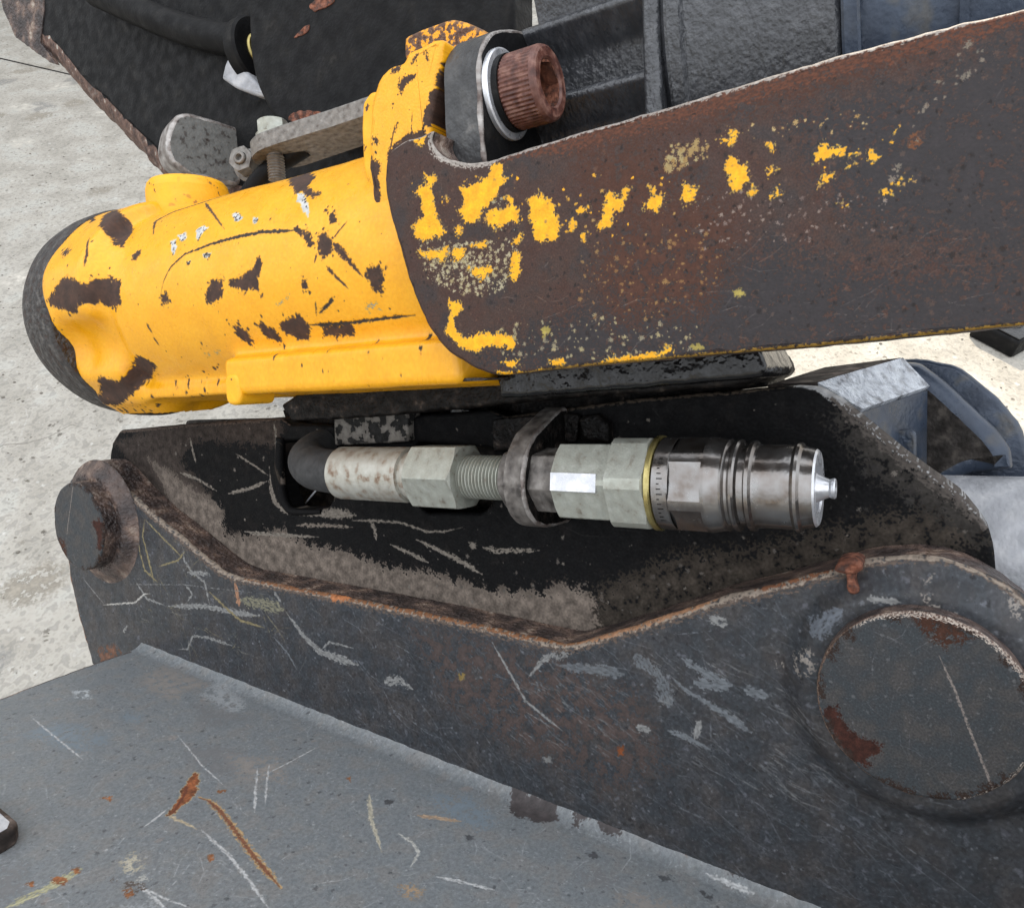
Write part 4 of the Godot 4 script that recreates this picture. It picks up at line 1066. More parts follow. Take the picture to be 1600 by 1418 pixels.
# ------------------------------------------------------------------ coupler: side plates, pins, top plate
func build_coupler(L: Dictionary, worn: Material, worn_dark: Material, dusty: Material, grease: Material, gloss_black: Material, peel: Material, rust: Material, black_paint: Material, blue_steel_sky_tint: Material, pale_gray: Material) -> void:
	# inner plate
	var bv := Cv.new(Rect2(-490, -140, 650, 195), 2.6, sheet(1690, 507, Color(0.085, 0.086, 0.088), [L.k1, L.k2]), grain, 150, 0.4, 0.5)
	var du := Color(0.40, 0.365, 0.335)
	var pale := Color(0.43, 0.405, 0.375)
	bv.blob([-475.0,15.6, -407.1,28.7, -264.0,33.0, -266.4,11.3, -321.5,15.8, -367.5,15.7, -386.0,0.3, -371.1,-9.6, -349.7,-26.6, -338.0,-53.5, -301.4,-54.9, -273.1,-48.2, -247.9,-56.6, -211.3,-58.2, -177.8,-66.2, -136.0,-66.4, -98.2,-72.4, -63.1,-70.4, -46.3,-61.2, -23.6,-78.5, -16.6,-91.8, -180.5,-98.9, -349.1,-79.7, -432.7,-21.9], Color(0.23, 0.205, 0.19), 7.0, 220, 6.0, 0.4, 0.0, 3.0)
	bv.blob([-428.8,2.3, -402.4,-7.8, -372.7,-20.9, -339.2,-33.6, -336.8,-55.9, -301.4,-54.9, -273.0,-47.3, -247.9,-56.6, -211.3,-58.2, -177.8,-66.2, -136.0,-66.4, -98.2,-72.4, -63.1,-70.4, -46.4,-63.8, -27.0,-66.3, -16.6,-91.8, -180.5,-98.9, -349.8,-84.9, -386.1,-56.8], du, 6.0, 230, 10.0, 0.35, 0.0, 2.2)
	bv.blob([-26.9,-64.5, -0.8,-51.3, 20.1,-40.0, 48.9,-36.4, 81.0,-26.8, 117.4,-14.4, 145.3,-10.2, 152.6,-25.8, 117.5,-34.2, 75.2,-47.1, -1.9,-89.6, -24.1,-92.9], Color(0.215, 0.195, 0.175), 9.0, 220, 8.0, 0.5, 0.15, 6.0)
	bv.blob([89.3,27.8, 99.8,30.4, 122.1,10.2, 151.0,-20.6, 147.7,-26.2, 127.0,-11.1, 107.4,2.2], Color(0.20, 0.19, 0.18), 8.0, 200, 4.0, 0.5, 0.25, 8.0)
	bv.line([-283.3,-12.1, -282.2,-20.9, -278.8,-28.1, -269.0,-34.2, -250.8,-34.6, -225.4,-34.0, -203.2,-34.1], 2.6, 3.6, pale, 220, 8.0, 0.15)
	bv.blob([-230.8,-30.8, -213.6,-28.5, -201.3,-32.6, -203.3,-34.8, -218.1,-36.3, -229.4,-35.6], pale, 3.0, 220, 8.0, 0.3, 0.1)
	bv.line([-203.5,-36.8, -182.2,-35.8, -161.9,-35.7, -141.3,-40.2, -127.3,-39.2, -113.6,-35.8], 2.2, 1.4, pale, 220, 6.0, 0.2)
	bv.line([-187.5,-37.2, -184.3,-41.0, -183.3,-49.0], 4.0, 2.0, pale, 220, 6.0, 0.35)
	bv.line([-257.8,-43.6, -228.1,-41.8, -203.9,-41.6], 3.2, 2.6, Color(0.40, 0.37, 0.34), 220, 6.0, 0.4)
	bv.line([-171.5,-50.8, -156.8,-54.8, -141.2,-59.9], 2.0, 3.2, pale, 220, 6.0, 0.2)
	bv.line([-149.7,-45.9, -125.2,-53.5, -112.1,-58.5, -100.8,-63.6], 2.6, 3.6, pale, 220, 6.0, 0.25)
	bv.line([-99.8,-47.1, -90.0,-48.1, -77.6,-47.1, -61.0,-45.7], 4.0, 2.0, pale, 220, 6.0, 0.45)
	bv.blob([-109.5,-44.8, -104.6,-43.8, -104.2,-48.6, -107.9,-49.5], pale, 2.0, 220, 6.0, 0.3, 0.2)
	bv.line([-314.5,-51.8, -301.1,-52.4, -266.8,-51.5, -236.6,-50.4], 3.4, 2.0, pale, 220, 6.0, 0.2)
	bv.line([-317.1,7.1, -299.3,-0.7, -283.3,-8.3], 1.8, 1.8, pale, 220, 6.0, 0.3)
	bv.line([-329.4,-23.7, -304.2,-18.7, -285.1,-12.8], 3.0, 2.6, pale, 220, 6.0, 0.2)
	bv.line([-386.4,-9.0, -362.8,-14.1, -343.3,-22.0], 3.0, 2.0, pale, 220, 6.0, 0.35)
	bv.line([-370.1,18.9, -368.4,9.4, -365.4,-0.9], 2.4, 2.4, pale, 220, 6.0, 0.3)
	bv.line([-272.7,29.0, -271.4,18.7, -273.4,11.8], 2.4, 2.4, Color(0.42, 0.4, 0.37), 220, 6.0, 0.4)
	bv.line([-281.3,-2.2, -281.1,-17.9, -276.7,-28.3, -269.8,-33.5, -243.2,-34.4, -200.2,-33.2], 2.6, 3.4, pale, 220, 6.0, 0.2)
	bv.line([-216.8,-10.7, -219.2,-24.0], 2.0, 2.0, pale, 220, 6.0, 0.2)
	bv.flecks([-480, -120, 150, -120, 150, 40, -480, 40], 420, 0.2, 1.3, Color(0.38, 0.36, 0.34), pale, 220, 5.0, rng)
	bv.flecks([-125.1,-51.2, -37.6,-44.1, 20.5,-26.1, 149.6,-2.1, 149.9,-26.0, -1.5,-75.6, -126.7,-75.6], 180, 0.3, 1.5, Color(0.26, 0.245, 0.23), Color(0.36, 0.34, 0.32), 220, 5.0, rng)
	bv.flecks([75.7,13.3, 140.7,-2.4, 140.9,-13.2, 75.5,-16.6], 60, 0.3, 2.2, Color(0.17, 0.165, 0.16), Color(0.26, 0.25, 0.24), 200, 3.0, rng, 0.7)
	bv.scratches(90, -15, 60, 6, 40, 0.5, Color(0.22, 0.22, 0.22), Color(0.36, 0.35, 0.33), rng, Rect2(), 0.5)
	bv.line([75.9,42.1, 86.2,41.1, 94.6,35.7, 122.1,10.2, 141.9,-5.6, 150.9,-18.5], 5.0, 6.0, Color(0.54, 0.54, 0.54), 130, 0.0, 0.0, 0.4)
	bv.line([92.0,35.7, 122.1,7.5, 141.9,-8.3, 149.9,-19.6], 6.0, 7.0, Color(0.30, 0.28, 0.265), 190, 0.0, 0.4)
	bv.line([-481.8,10.0, -465.8,24.4, -365.6,29.2, -265.4,32.2, -256.8,27.5], 3.0, 3.0, Color(0.30, 0.26, 0.235), 190, 0.0, 0.3)
	bv.line([-89.7,33.9, -79.0,30.0, 1.9,37.8, 75.9,41.5], 2.0, 2.0, Color(0.26, 0.23, 0.20), 190, 0.0, 0.4)
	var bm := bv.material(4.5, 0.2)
	var t := thing("inner_side_plate", "black inner side plate with two slots and dusty lower margin behind the hose fitting", "steel plate", Vector3(-150, -60, -40))
	var bo := pts([-488.8,-6.9, -479.1,14.5, -465.6,25.5, -365.4,30.2, -265.3,33.1, -256.7,28.4, -215.0,27.1, -149.0,30.0, -141.3,32.6, -89.6,34.6, -79.0,30.7, 2.0,38.5, 75.9,42.1, 86.2,41.1, 94.6,35.7, 122.1,10.2, 141.9,-5.6, 150.9,-18.5, 153.3,-27.9, 155.0,-66.1, 91.7,-94.0, -41.0,-125.3, -391.7,-153.4, -517.7,-65.6])
	var slot := rounded(pts([-267.1,16.7, -270.1,-21.0, -263.5,-33.2, -225.3,-30.3, -219.0,-21.2, -215.9,11.6, -224.3,16.8]), 4.0, 4)
	var slot2 := rounded(pts([-146.0,16.0, -147.9,-22.4, -141.3,-28.5, -97.7,-26.2, -91.0,-19.7, -87.8,12.3]), 4.0, 4)
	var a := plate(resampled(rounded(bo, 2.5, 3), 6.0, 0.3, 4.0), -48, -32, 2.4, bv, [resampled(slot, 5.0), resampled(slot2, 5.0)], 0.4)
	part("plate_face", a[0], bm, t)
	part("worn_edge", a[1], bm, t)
	# rolled collar round the hose slot
	var lip := PackedVector3Array()
	var lp := [-267.1,18.7, -270.4,-4.7, -269.7,-21.7, -265.9,-29.9, -258.5,-33.7, -231.9,-32.7]
	for q in range(0, lp.size(), 2):
		lip.append(Vector3(lp[q], lp[q + 1], -32.0))
	part("slot_collar", tube(lip, [3.2, 3.6, 3.6, 3.2, 2.8, 1.6], 14, 5), bm, t)
	part("light_stop_wall", block(Vector3(-460, -118, -100), Vector3(80, 30, -90), 2.0), dusty, t)  # wall and floor added to keep light out behind the slots
	part("light_stop_floor", block(Vector3(-460, -128, -90), Vector3(80, -118, -48), 2.0), dusty, t)
	var straw := thing("straw_stalk", "thin pale straw stalk seen through the left slot", "straw", Vector3(-260, -26, -52))
	part("stalk", tube(PackedVector3Array([Vector3(-280, -38, -56), Vector3(-262, -26, -52), Vector3(-238, -8, -50)]), [0.7, 0.7, 0.6], 8, 3), pale_gray, straw)

	# outer plate
	var fv := Cv.new(Rect2(-530, -225, 710, 245), 2.6, sheet(1846, 637, Color(0.245, 0.25, 0.26), [L.f1, L.f3, L.f2]), grain, 108, 0.5, 0.2)
	var lt := Color(0.455, 0.455, 0.45)
	var lb := Color(0.375, 0.39, 0.405)
	var hay := Color(0.47, 0.43, 0.32)
	fv.flecks([-520, -220, 170, -220, 170, 10, -520, 10], 2600, 0.2, 1.0, Color(0.36, 0.37, 0.39), Color(0.5, 0.51, 0.53), 140, 2.0, rng, 0.6)
	fv.flecks([-520, -220, 170, -220, 170, 10, -520, 10], 1500, 0.2, 1.1, Color(0.11, 0.11, 0.115), Color(0.16, 0.15, 0.15), 170, -10.0, rng, 0.7)
	fv.scratches(800, -28, 40, 4, 40, 0.6, Color(0.36, 0.38, 0.41), Color(0.52, 0.54, 0.56), rng, Rect2(-200, -200, 330, 150), 0.55)
	fv.scratches(420, -20, 150, 4, 30, 0.55, Color(0.38, 0.38, 0.38), Color(0.52, 0.51, 0.48), rng, Rect2(-520, -180, 360, 150), 0.5)
	for p in [[-139.0,-94.0, -83.8,-93.7, -28.3,-99.2, -0.4,-114.5, -8.8,-157.5, -62.1,-156.4, -113.4,-137.1], [-36.2,-107.6, 6.7,-106.5, 18.9,-143.6, -16.3,-166.5]]:
		fv.blob(p, Color(0.25, 0.215, 0.205), 16.0, 150, 0.0, 0.4, 0.45, 20.0)
	fv.line([-401.9,-43.4, -406.7,-57.1, -402.1,-74.2, -397.1,-93.1], 1.6, 2.4, hay, 210, 10.0, 0.1)
	fv.line([-401.2,-43.3, -376.2,-58.7, -357.0,-70.3], 1.6, 1.6, hay, 210, 10.0, 0.1)
	fv.line([-353.2,-64.4, -363.3,-72.7, -388.7,-79.7], 1.6, 1.4, hay, 210, 8.0, 0.1)
	fv.line([-413.3,-53.7, -412.6,-69.2, -408.6,-84.5, -392.3,-92.6], 1.2, 2.6, hay, 210, 8.0, 0.3)
	fv.line([-421.9,-95.7, -409.1,-108.1, -387.2,-110.3], 2.2, 2.0, lt, 160, -6.0, 0.1)
	fv.line([-473.1,-120.9, -426.5,-113.2, -411.8,-104.5, -403.5,-103.1], 1.4, 1.8, Color(0.62, 0.61, 0.59), 160, -6.0, 0.05)
	fv.line([-381.1,-110.6, -336.0,-105.0, -295.3,-105.3, -274.7,-104.4], 3.4, 5.0, lt, 160, -8.0, 0.15)
	fv.line([-356.2,-64.6, -355.8,-72.0, -346.8,-80.4, -333.4,-86.4, -330.0,-102.4], 2.2, 2.4, lt, 160, -6.0, 0.3)
	fv.line([-352.7,-81.0, -326.8,-79.4], 3.6, 3.6, lt, 160, -6.0, 0.35)
	fv.line([-357.0,-90.7, -349.2,-97.3, -356.0,-103.7], 2.0, 2.0, lt, 160, -6.0, 0.3)
	fv.line([-328.7,-93.2, -313.5,-102.2, -295.9,-110.7, -270.7,-112.5], 2.2, 1.8, hay, 200, 4.0, 0.2)
	fv.line([-298.7,-81.0, -297.2,-89.6, -295.9,-100.0], 2.0, 6.0, Color(0.56, 0.42, 0.33), 200, 2.0, 0.3)
	fv.line([-294.0,-95.4, -271.1,-95.3, -249.5,-96.8], 7.0, 9.0, Color(0.42, 0.41, 0.35), 200, 2.0, 0.4)
	fv.line([-257.7,-85.2, -251.3,-92.0], 2.6, 2.0, lt, 160, -4.0, 0.2)
	fv.line([-247.3,-98.2, -232.5,-112.1, -217.7,-121.4, -202.6,-123.1, -183.8,-124.8], 2.8, 6.0, lt, 160, -6.0, 0.15)
	fv.line([-215.3,-119.4, -208.1,-113.4, -187.0,-114.2], 1.8, 1.2, lt, 160, -4.0, 0.2)
	fv.line([-373.9,-144.2, -361.6,-142.3, -354.0,-130.7, -336.5,-129.1, -307.8,-131.2], 1.6, 2.4, lt, 160, -6.0, 0.15)
	fv.line([-448.3,-141.4, -440.2,-134.1], 2.6, 2.0, lt, 160, -4.0, 0.2)
	fv.line([-261.5,-118.0, -248.2,-128.0, -241.0,-137.8], 1.8, 1.2, lb, 160, -4.0, 0.2)
	fv.line([-502.8,-99.9, -489.4,-109.1, -472.9,-119.8], 0.9, 0.9, lt, 160, -4.0, 0.3)
	fv.line([-80.1,-94.3, -71.4,-107.4, -60.0,-124.6, -38.4,-136.4], 1.8, 1.6, lt, 160, -6.0, 0.15)
	fv.line([-57.8,-110.5, -49.9,-101.1, -42.3,-94.5], 1.0, 4.0, lt, 160, -4.0, 0.15)
	fv.blob([-45.2,-95.0, -36.4,-91.0, -30.8,-92.7, -36.7,-96.9, -42.4,-97.9], lt, 3.0, 180, -2.0, 0.3, 0.3)
	fv.line([-38.2,-100.5, -28.4,-100.1, -14.7,-99.0, -1.6,-98.6], 4.0, 7.0, lb, 160, -4.0, 0.2, 0.7, 0.8)
	fv.line([5.2,-87.0, 7.4,-95.2], 6.0, 4.0, lb, 160, -4.0, 0.35, 0.8, 0.8)
	fv.line([8.9,-88.8, 13.6,-96.6], 6.0, 4.0, lb, 160, -4.0, 0.35, 0.8, 0.8)
	fv.line([15.0,-91.5, 18.4,-100.6, 21.1,-111.7], 4.0, 9.0, lb, 160, -4.0, 0.35, 0.8, 0.8)
	fv.line([28.3,-85.6, 38.6,-91.0, 50.8,-94.7], 3.0, 5.0, lb, 160, -4.0, 0.2)
	fv.line([33.9,-96.6, 43.0,-95.9, 51.9,-95.0], 5.5, 5.5, lb, 160, -4.0, 0.2)
	fv.line([57.3,-95.7, 67.9,-97.1], 4.5, 4.5, lb, 160, -4.0, 0.25)
	fv.line([22.1,-95.1, 29.1,-101.0, 46.2,-108.4, 60.3,-115.9], 1.4, 4.5, lb, 160, -4.0, 0.2)
	fv.line([33.2,-125.5, 35.1,-120.2, 36.9,-115.0], 3.5, 3.5, lt, 160, -4.0, 0.25)
	fv.line([4.0,-125.8, 11.5,-125.4], 4.0, 3.0, lt, 160, -4.0, 0.25)
	fv.line([20.2,-123.5, 29.7,-125.1, 41.3,-128.4], 3.5, 2.0, lb, 160, -4.0, 0.35)
	fv.line([-162.4,-132.3, -150.5,-128.6, -139.5,-132.7], 7.0, 3.0, lt, 160, -4.0, 0.35)
	fv.line([42.0,-63.7, 50.2,-66.0], 6.0, 4.0, lt, 160, -4.0, 0.35)
	fv.blob([-6.8,-139.1, -3.5,-137.7, -3.0,-142.0, -6.3,-142.8], Color(0.45, 0.25, 0.14), 1.6, 210, -8.0, 0.4)
	fv.blob([-104.6,-116.7, -100.3,-116.0, -101.4,-120.5, -104.1,-121.7], Color(0.50, 0.42, 0.25), 1.6, 210, -4.0, 0.4, 0.2)
	fv.blob([-50.2,-154.7, -46.5,-153.8, -45.8,-156.0, -49.6,-156.9], lt, 1.6, 180, -4.0, 0.3)
	for p in [[127.4,-34.4, 131.7,-33.7, 132.5,-35.2, 128.2,-35.9], [127.9,-40.3, 131.8,-39.4, 134.1,-41.9, 137.2,-43.4, 141.3,-47.5, 140.2,-49.4, 135.7,-48.2, 132.6,-46.7], [79.9,-72.6, 87.3,-68.4, 90.0,-75.0, 85.4,-80.9, 80.8,-80.7], [153.9,-34.4, 160.4,-42.4, 161.2,-46.7, 157.0,-46.4, 155.4,-39.5], [71.3,-80.7, 75.2,-80.1, 74.7,-82.7, 71.8,-83.2]]:
		fv.blob(p, Color(0.50, 0.475, 0.45), 4.5, 200, -6.0, 0.35, 0.35)
	fv.line([108.8,-43.9, 114.2,-43.4, 120.7,-43.9], 3.0, 2.4, lt, 180, -4.0, 0.3)
	fv.line([99.8,-49.3, 93.7,-55.5, 87.4,-62.3], 4.0, 9.0, Color(0.38, 0.40, 0.43), 160, -4.0, 0.35, 0.8, 0.8)
	fv.blob([148.5,-55.6, 150.7,-54.8, 151.6,-56.5, 150.0,-58.1], Color(0.62, 0.42, 0.16), 0.8, 190, 6.0, 0.3)
	fv.blob([-491.4,-160.5, -460.9,-153.0, -444.6,-167.0, -485.5,-182.5], Color(0.36, 0.26, 0.21), 5.0, 200, -4.0, 0.4, 0.3)
	for q in 46:
		var spot := Vector2(rng.randf_range(-90.0, 120.0), rng.randf_range(-150.0, -85.0))
		for z in 7:
			fv.scratches(1, -27, 12, 5, 26, 0.8, lb, lt, rng, Rect2(spot, Vector2(12, 5)), 0.7)
	for q in 22:
		var spot := Vector2(rng.randf_range(-440.0, -250.0), rng.randf_range(-140.0, -60.0))
		for z in 5:
			fv.scratches(1, rng.randf_range(-80, 40), 25, 5, 30, 0.9, lt, hay, rng, Rect2(spot, Vector2(14, 7)), 0.7)
	var top := [-511.1,-19.4, -494.0,-4.6, -473.0,1.8, -454.3,-0.1, -442.6,-7.2, -420.2,-23.1, -395.0,-37.3, -362.3,-52.8, -315.5,-75.6, -298.9,-79.1, -213.0,-81.5, -109.9,-85.0, -58.6,-88.2, -35.4,-89.3, -26.0,-86.8, 7.7,-72.2, 54.4,-51.3, 62.9,-48.9, 88.3,-38.7, 96.4,-36.5, 107.6,-30.6, 124.7,-27.7, 136.3,-28.0, 146.7,-31.9, 155.3,-36.8, 161.2,-42.3, 172.9,-52.8]
	fv.line(top, 8.0, 8.0, Color(0.33, 0.285, 0.255), 190, 0.0, 0.35)
	fv.line(top, 3.6, 4.2, Color(0.50, 0.455, 0.41), 170, 0.0, 0.4)
	fv.line([-288.6,-79.9, -213.0,-81.5, -109.9,-85.0, -58.6,-88.2, -35.4,-89.3, -26.0,-86.8], 2.4, 3.2, Color(0.45, 0.31, 0.215), 200, 0.0, 0.45)
	fv.line([-26.0,-86.8, 7.7,-72.2, 45.6,-55.1], 3.4, 2.4, Color(0.55, 0.41, 0.31), 200, 0.0, 0.35)
	fv.line([62.9,-48.9, 88.3,-38.7, 94.6,-36.7], 2.4, 2.4, Color(0.42, 0.28, 0.20), 200, 0.0, 0.5)
	fv.line([-511.1,-19.4, -523.7,-61.2, -524.3,-101.4, -517.3,-135.3, -507.1,-162.9, -502.2,-180.7], 5.0, 6.0, Color(0.46, 0.30, 0.20), 200, 0.0, 0.45)
	fv.blob([-208.2,-80.1, -200.8,-75.1, -187.0,-76.5, -180.1,-79.0, -190.4,-83.6, -201.8,-85.8], Color(0.62, 0.40, 0.26), 1.6, 200, -6.0, 0.4)
	fv.line([-196.8,-80.1, -187.1,-77.3, -181.1,-77.5], 1.6, 1.2, Color(0.72, 0.66, 0.60), 190, -2.0, 0.1)
	fv.line([-437.7,-99.4, -360.0,-91.1, -267.8,-88.0], 0.7, 0.5, lt, 170, -4.0, 0.5)
	var fm := fv.material(4.0, 0.36)
	var o := thing("outer_side_plate", "scratched dark grey outer side plate with worn brown top edge carrying both pins", "steel plate", Vector3(-150, -110, -20))
	var fo := pts([-511.1,-19.4, -523.7,-61.2, -524.3,-101.4, -517.3,-135.3, -507.1,-162.9, -502.2,-180.7, -421.3,-190.3, -95.0,-207.6, 80.7,-221.0, 184.4,-215.8, 193.2,-124.6, 184.5,-72.8, 172.9,-52.8, 161.2,-42.3, 155.3,-36.8, 146.7,-31.9, 136.3,-28.0, 124.7,-27.7, 107.6,-30.6, 96.4,-36.5, 88.3,-38.7, 62.9,-48.9, 54.4,-51.3, 7.7,-72.2, -26.0,-86.8, -35.4,-89.3, -58.6,-88.2, -109.9,-85.0, -213.0,-81.5, -298.9,-79.1, -315.5,-75.6, -362.3,-52.8, -395.0,-37.3, -420.2,-23.1, -442.6,-7.2, -454.3,-0.1, -473.0,1.8, -494.0,-4.6])
	var fa := plate(resampled(rounded(fo, 6.0, 3), 4.0, 0.45, 3.0), -31.6, -8, 3.4, fv, [], 0.35, true)
	part("plate_face", fa[0], fm, o)
	part("worn_rim", fa[1], fm, o, "front rim worn to tan and orange rust")
	part("plate_side", fa[2], edge_brown(), o, "brown worn top edge")
	part("pin_boss", mound(128, -84, 56, 42, -8.0, 11.0, fv), fm, o)
	part("pin_boss", mound(-462, -49, 52, 40, -8.0, 8.0, fv), edge_brown(), o)

	# pins
	var pv := Cv.new(Rect2(-45, -45, 90, 90), 6.0, pin_sheet(L), grain, 120, 0.4, 0.4)
	pv.scratches(130, -30, 140, 3, 22, 0.4, Color(0.34, 0.35, 0.37), Color(0.46, 0.46, 0.47), rng, Rect2(), 0.5)
	pv.flecks([-40, -40, 40, -40, 40, 40, -40, 40], 260, 0.2, 0.8, Color(0.36, 0.36, 0.37), Color(0.45, 0.45, 0.45), 150, 2.0, rng, 0.5)
	pv.line([6, 21, 11, 9, 16, -6, 21, -20, 25, -32], 1.0, 0.9, Color(0.44, 0.41, 0.39), 180, -8.0, 0.3)
	pv.blob([-34, -8, -29, -6, -26, -14, -20, -17, -13, -18, -13, -22, -18, -25, -17, -29, -25, -27, -31, -18], Color(0.22, 0.125, 0.10), 2.0, 220, -12.0, 0.4)
	pv.blob([-4, 36, 2, 28, 8, 24, 14, 28, 20, 32, 12, 38], Color(0.24, 0.155, 0.12), 4.0, 220, -8.0, 0.4, 0.25)
	for q in 26:
		var ang := rng.randf() * TAU
		var c := Vector2.from_angle(ang) * 36.5
		pv.blob([c.x - 3, c.y - 2, c.x + 3, c.y - 3, c.x + 2, c.y + 3, c.x - 3, c.y + 2], Color(0.19, 0.145, 0.125), 3.0, 210, -10.0, 0.4, 0.2)
	for q in 3:
		var arc := []
		for z in 25:
			var c := Vector2.from_angle(deg_to_rad(-70.0 + 200.0 * z / 24.0)) * (36.9 - q * 0.5)
			arc.append(c.x); arc.append(c.y)
		pv.line(arc, 1.2, 2.0, [Color(0.34, 0.27, 0.24), Color(0.52, 0.47, 0.43), Color(0.62, 0.58, 0.54)][q], 170, 0.0, [0.2, 0.55, 0.7][q])
	var low := []
	for z in 25:
		var c := Vector2.from_angle(deg_to_rad(130.0 + 165.0 * z / 24.0)) * 36.7
		low.append(c.x); low.append(c.y)
	pv.line(low, 1.4, 1.2, Color(0.36, 0.29, 0.25), 190, 0.0, 0.4)
	pv.line(low, 0.6, 0.5, Color(0.42, 0.37, 0.33), 190, 0.0, 0.75)
	var pm := pv.material(4.0, 0.34)
	pin("pivot_pin", "large round pin head with brown worn rim at the lower right", Vector3(128, -81, 0), 36.8, -8, 13.0, pv, pm, pm, o)
	pin("pivot_pin", "small looking scratched pin head standing out at the far left end of the side plate", Vector3(-461, -49, 0), 36.0, -8, 12.5, pv, pm, pm, o)

	var aw := thing("unseen_blocker", "unseen added ear of the attachment standing just right of the large pin", "steel plate", Vector3(250, -430, 100))  # unseen plate, added outside the view to darken the lower right
	part("blocker", slab(rounded(pts([-60, -430, 270, -430, 270, -120, 200, -60, -60, -48]), 20.0, 5), 242, 258, 2.0).moved(Transform3D(Basis(Vector3(0, 0, 1), Vector3(0, 1, 0), Vector3(-1, 0, 0)), Vector3(500, 0, 0))), black_paint, aw)

	var cl := thing("rusty_clip", "small orange rusty clip hooked on the top edge of the outer plate", "clip", Vector3(88, -38, -8))
	part("clip_head", slab(resampled(rounded(pts([96.4,-34.4, 97.9,-30.7, 102.2,-28.9, 106.5,-29.6, 107.5,-32.2, 104.6,-35.2, 99.8,-35.1]), 2.0), 2.0, 0.4), -14, 1.5, 1.6), rust, cl)
	part("clip_tongue", slab(resampled(rounded(pts([100.8,-34.5, 104.6,-34.1, 104.6,-37.9, 106.3,-42.1, 104.6,-43.9, 101.7,-43.2, 101.3,-39.1]), 1.5), 2.0, 0.4), -8, 0.5, 1.0), rust, cl)

	# ---------------------------------------------------------------- top plate of the attachment
	var tv := Cv.new(Rect2(-30, -260, 700, 275), 2.7, sheet(1890, 742, Color(0.465, 0.48, 0.49), [L.b1, L.b2]), grain, 98, 0.4, 0.1)
	tv.flecks([0, -250, 660, -250, 660, 10, 0, 10], 2200, 0.2, 0.9, Color(0.58, 0.595, 0.605), Color(0.66, 0.67, 0.675), 150, 2.0, rng, 0.5)
	tv.flecks([0, -250, 660, -250, 660, 10, 0, 10], 1700, 0.2, 1.3, Color(0.20, 0.21, 0.22), Color(0.30, 0.30, 0.31), 170, -10.0, rng, 0.6)
	tv.flecks([0, -250, 660, -250, 660, 10, 0, 10], 36, 1.0, 3.6, Color(0.50, 0.46, 0.44), Color(0.55, 0.51, 0.48), 170, -3.0, rng, 0.5)
	tv.scratches(900, 20, 160, 3, 34, 0.5, Color(0.62, 0.64, 0.655), Color(0.74, 0.745, 0.75), rng, Rect2(), 0.6)
	tv.scratches(160, 0, 160, 3, 26, 0.5, Color(0.34, 0.35, 0.36), Color(0.42, 0.42, 0.42), rng, Rect2(), 0.5)
	tv.flecks([0, -250, 660, -250, 660, 10, 0, 10], 7000, 0.15, 0.55, Color(0.56, 0.575, 0.585), Color(0.70, 0.71, 0.715), 150, 2.0, rng, 0.6)
	tv.flecks([0, -250, 660, -250, 660, 10, 0, 10], 3500, 0.15, 0.6, Color(0.30, 0.31, 0.32), Color(0.38, 0.385, 0.39), 160, -5.0, rng, 0.6)
	for q in 34:
		var spot := Vector2(rng.randf_range(60, 520), rng.randf_range(-240, -14))
		var rd := rng.randf_range(5.0, 22.0)
		var ring := []
		for z in 8:
			var c := spot + Vector2.from_angle(TAU * z / 8.0) * rd * rng.randf_range(0.4, 1.3) * Vector2(1.6, 0.8)
			ring.append(c.x); ring.append(c.y)
		tv.blob(ring, [Color(0.43, 0.47, 0.50), Color(0.49, 0.475, 0.46), Color(0.54, 0.555, 0.565), Color(0.42, 0.425, 0.43)][q % 4], 9.0, [80, 120, 140, 95][q % 4], 0.0, 0.12, 0.35, 7.0)
	for q in 40:
		var spot := Vector2(rng.randf_range(150.0, 500.0), rng.randf_range(-230.0, -20.0))
		var dir := rng.randf_range(-70, 70)
		for z in 5:
			tv.scratches(1, dir, 14, 5, 30, 0.6, Color(0.56, 0.57, 0.58), Color(0.68, 0.685, 0.69), rng, Rect2(spot, Vector2(14, 6)), 0.6)
	var orange := Color(0.48, 0.28, 0.16)
	var wl := Color(0.63, 0.635, 0.635)
	paint_top(tv, orange, wl)
	var tm := tv.material(1.6)
	var plane := Transform3D(Basis(Vector3(0.99609, -0.08836, 0), Vector3(0, 0, -1), Vector3(0.08836, 0.99609, 0)), Vector3(-415, -151, -8))
	var p := thing("top_plate", "broad blue grey top plate with orange rust scratches in the foreground", "steel plate", Vector3(-200, -180, 80))
	var po := PackedVector2Array()
	for q in pts([-14.9,47.2, -13.7,74.9, -11.6,100.7, -4.9,133.3, 27.5,209.6, 231.8,263.4, 430.7,180.0, 559.0,40.1, 560.9,-49.0, 501.5,23.6, 344.6,32.8, 70.8,44.6]):
		po.append(Vector2(q.x, -q.y))
	po = pts([-12, 8, -12, -60, -8, -130, 0, -280, 300, -290, 700, -280, 700, 8])
	var pa := plate(resampled(rounded(po, 8.0, 4), 12.0, 0.5), -16, 0, 6.0, tv, [], 0.2)
	part("plate_face", (pa[0] as MB).moved(plane), tm, p)
	part("worn_edge", (pa[1] as MB).moved(plane), edge_brown(), p)
	part("weld_bead", bead(tv).moved(plane), tm, p, "lumpy weld bead along the foot of the side plate")
	var blk := thing("edge_block", "small rusty steel block with pale top at the lower left edge", "steel block", Vector3(-190, -170, 185))
	var bp := pts([116.0,165.6, 137.2,164.7, 155.5,165.6, 161.7,169.9, 162.9,178.7, 145.4,185.9])
	var bq := PackedVector2Array()
	for q in bp:
		bq.append(Vector2(q.x, -q.y))
	bq = pts(flat_list(bq))
	var bb := plate(resampled(rounded(bq, 1.5), 3.0, 0.2), 0.4, 9, 3.2)
	part("block_top", (bb[0] as MB).moved(plane), pale_gray, blk)
	part("block_side", (bb[1] as MB).moved(plane), worn_dark, blk)

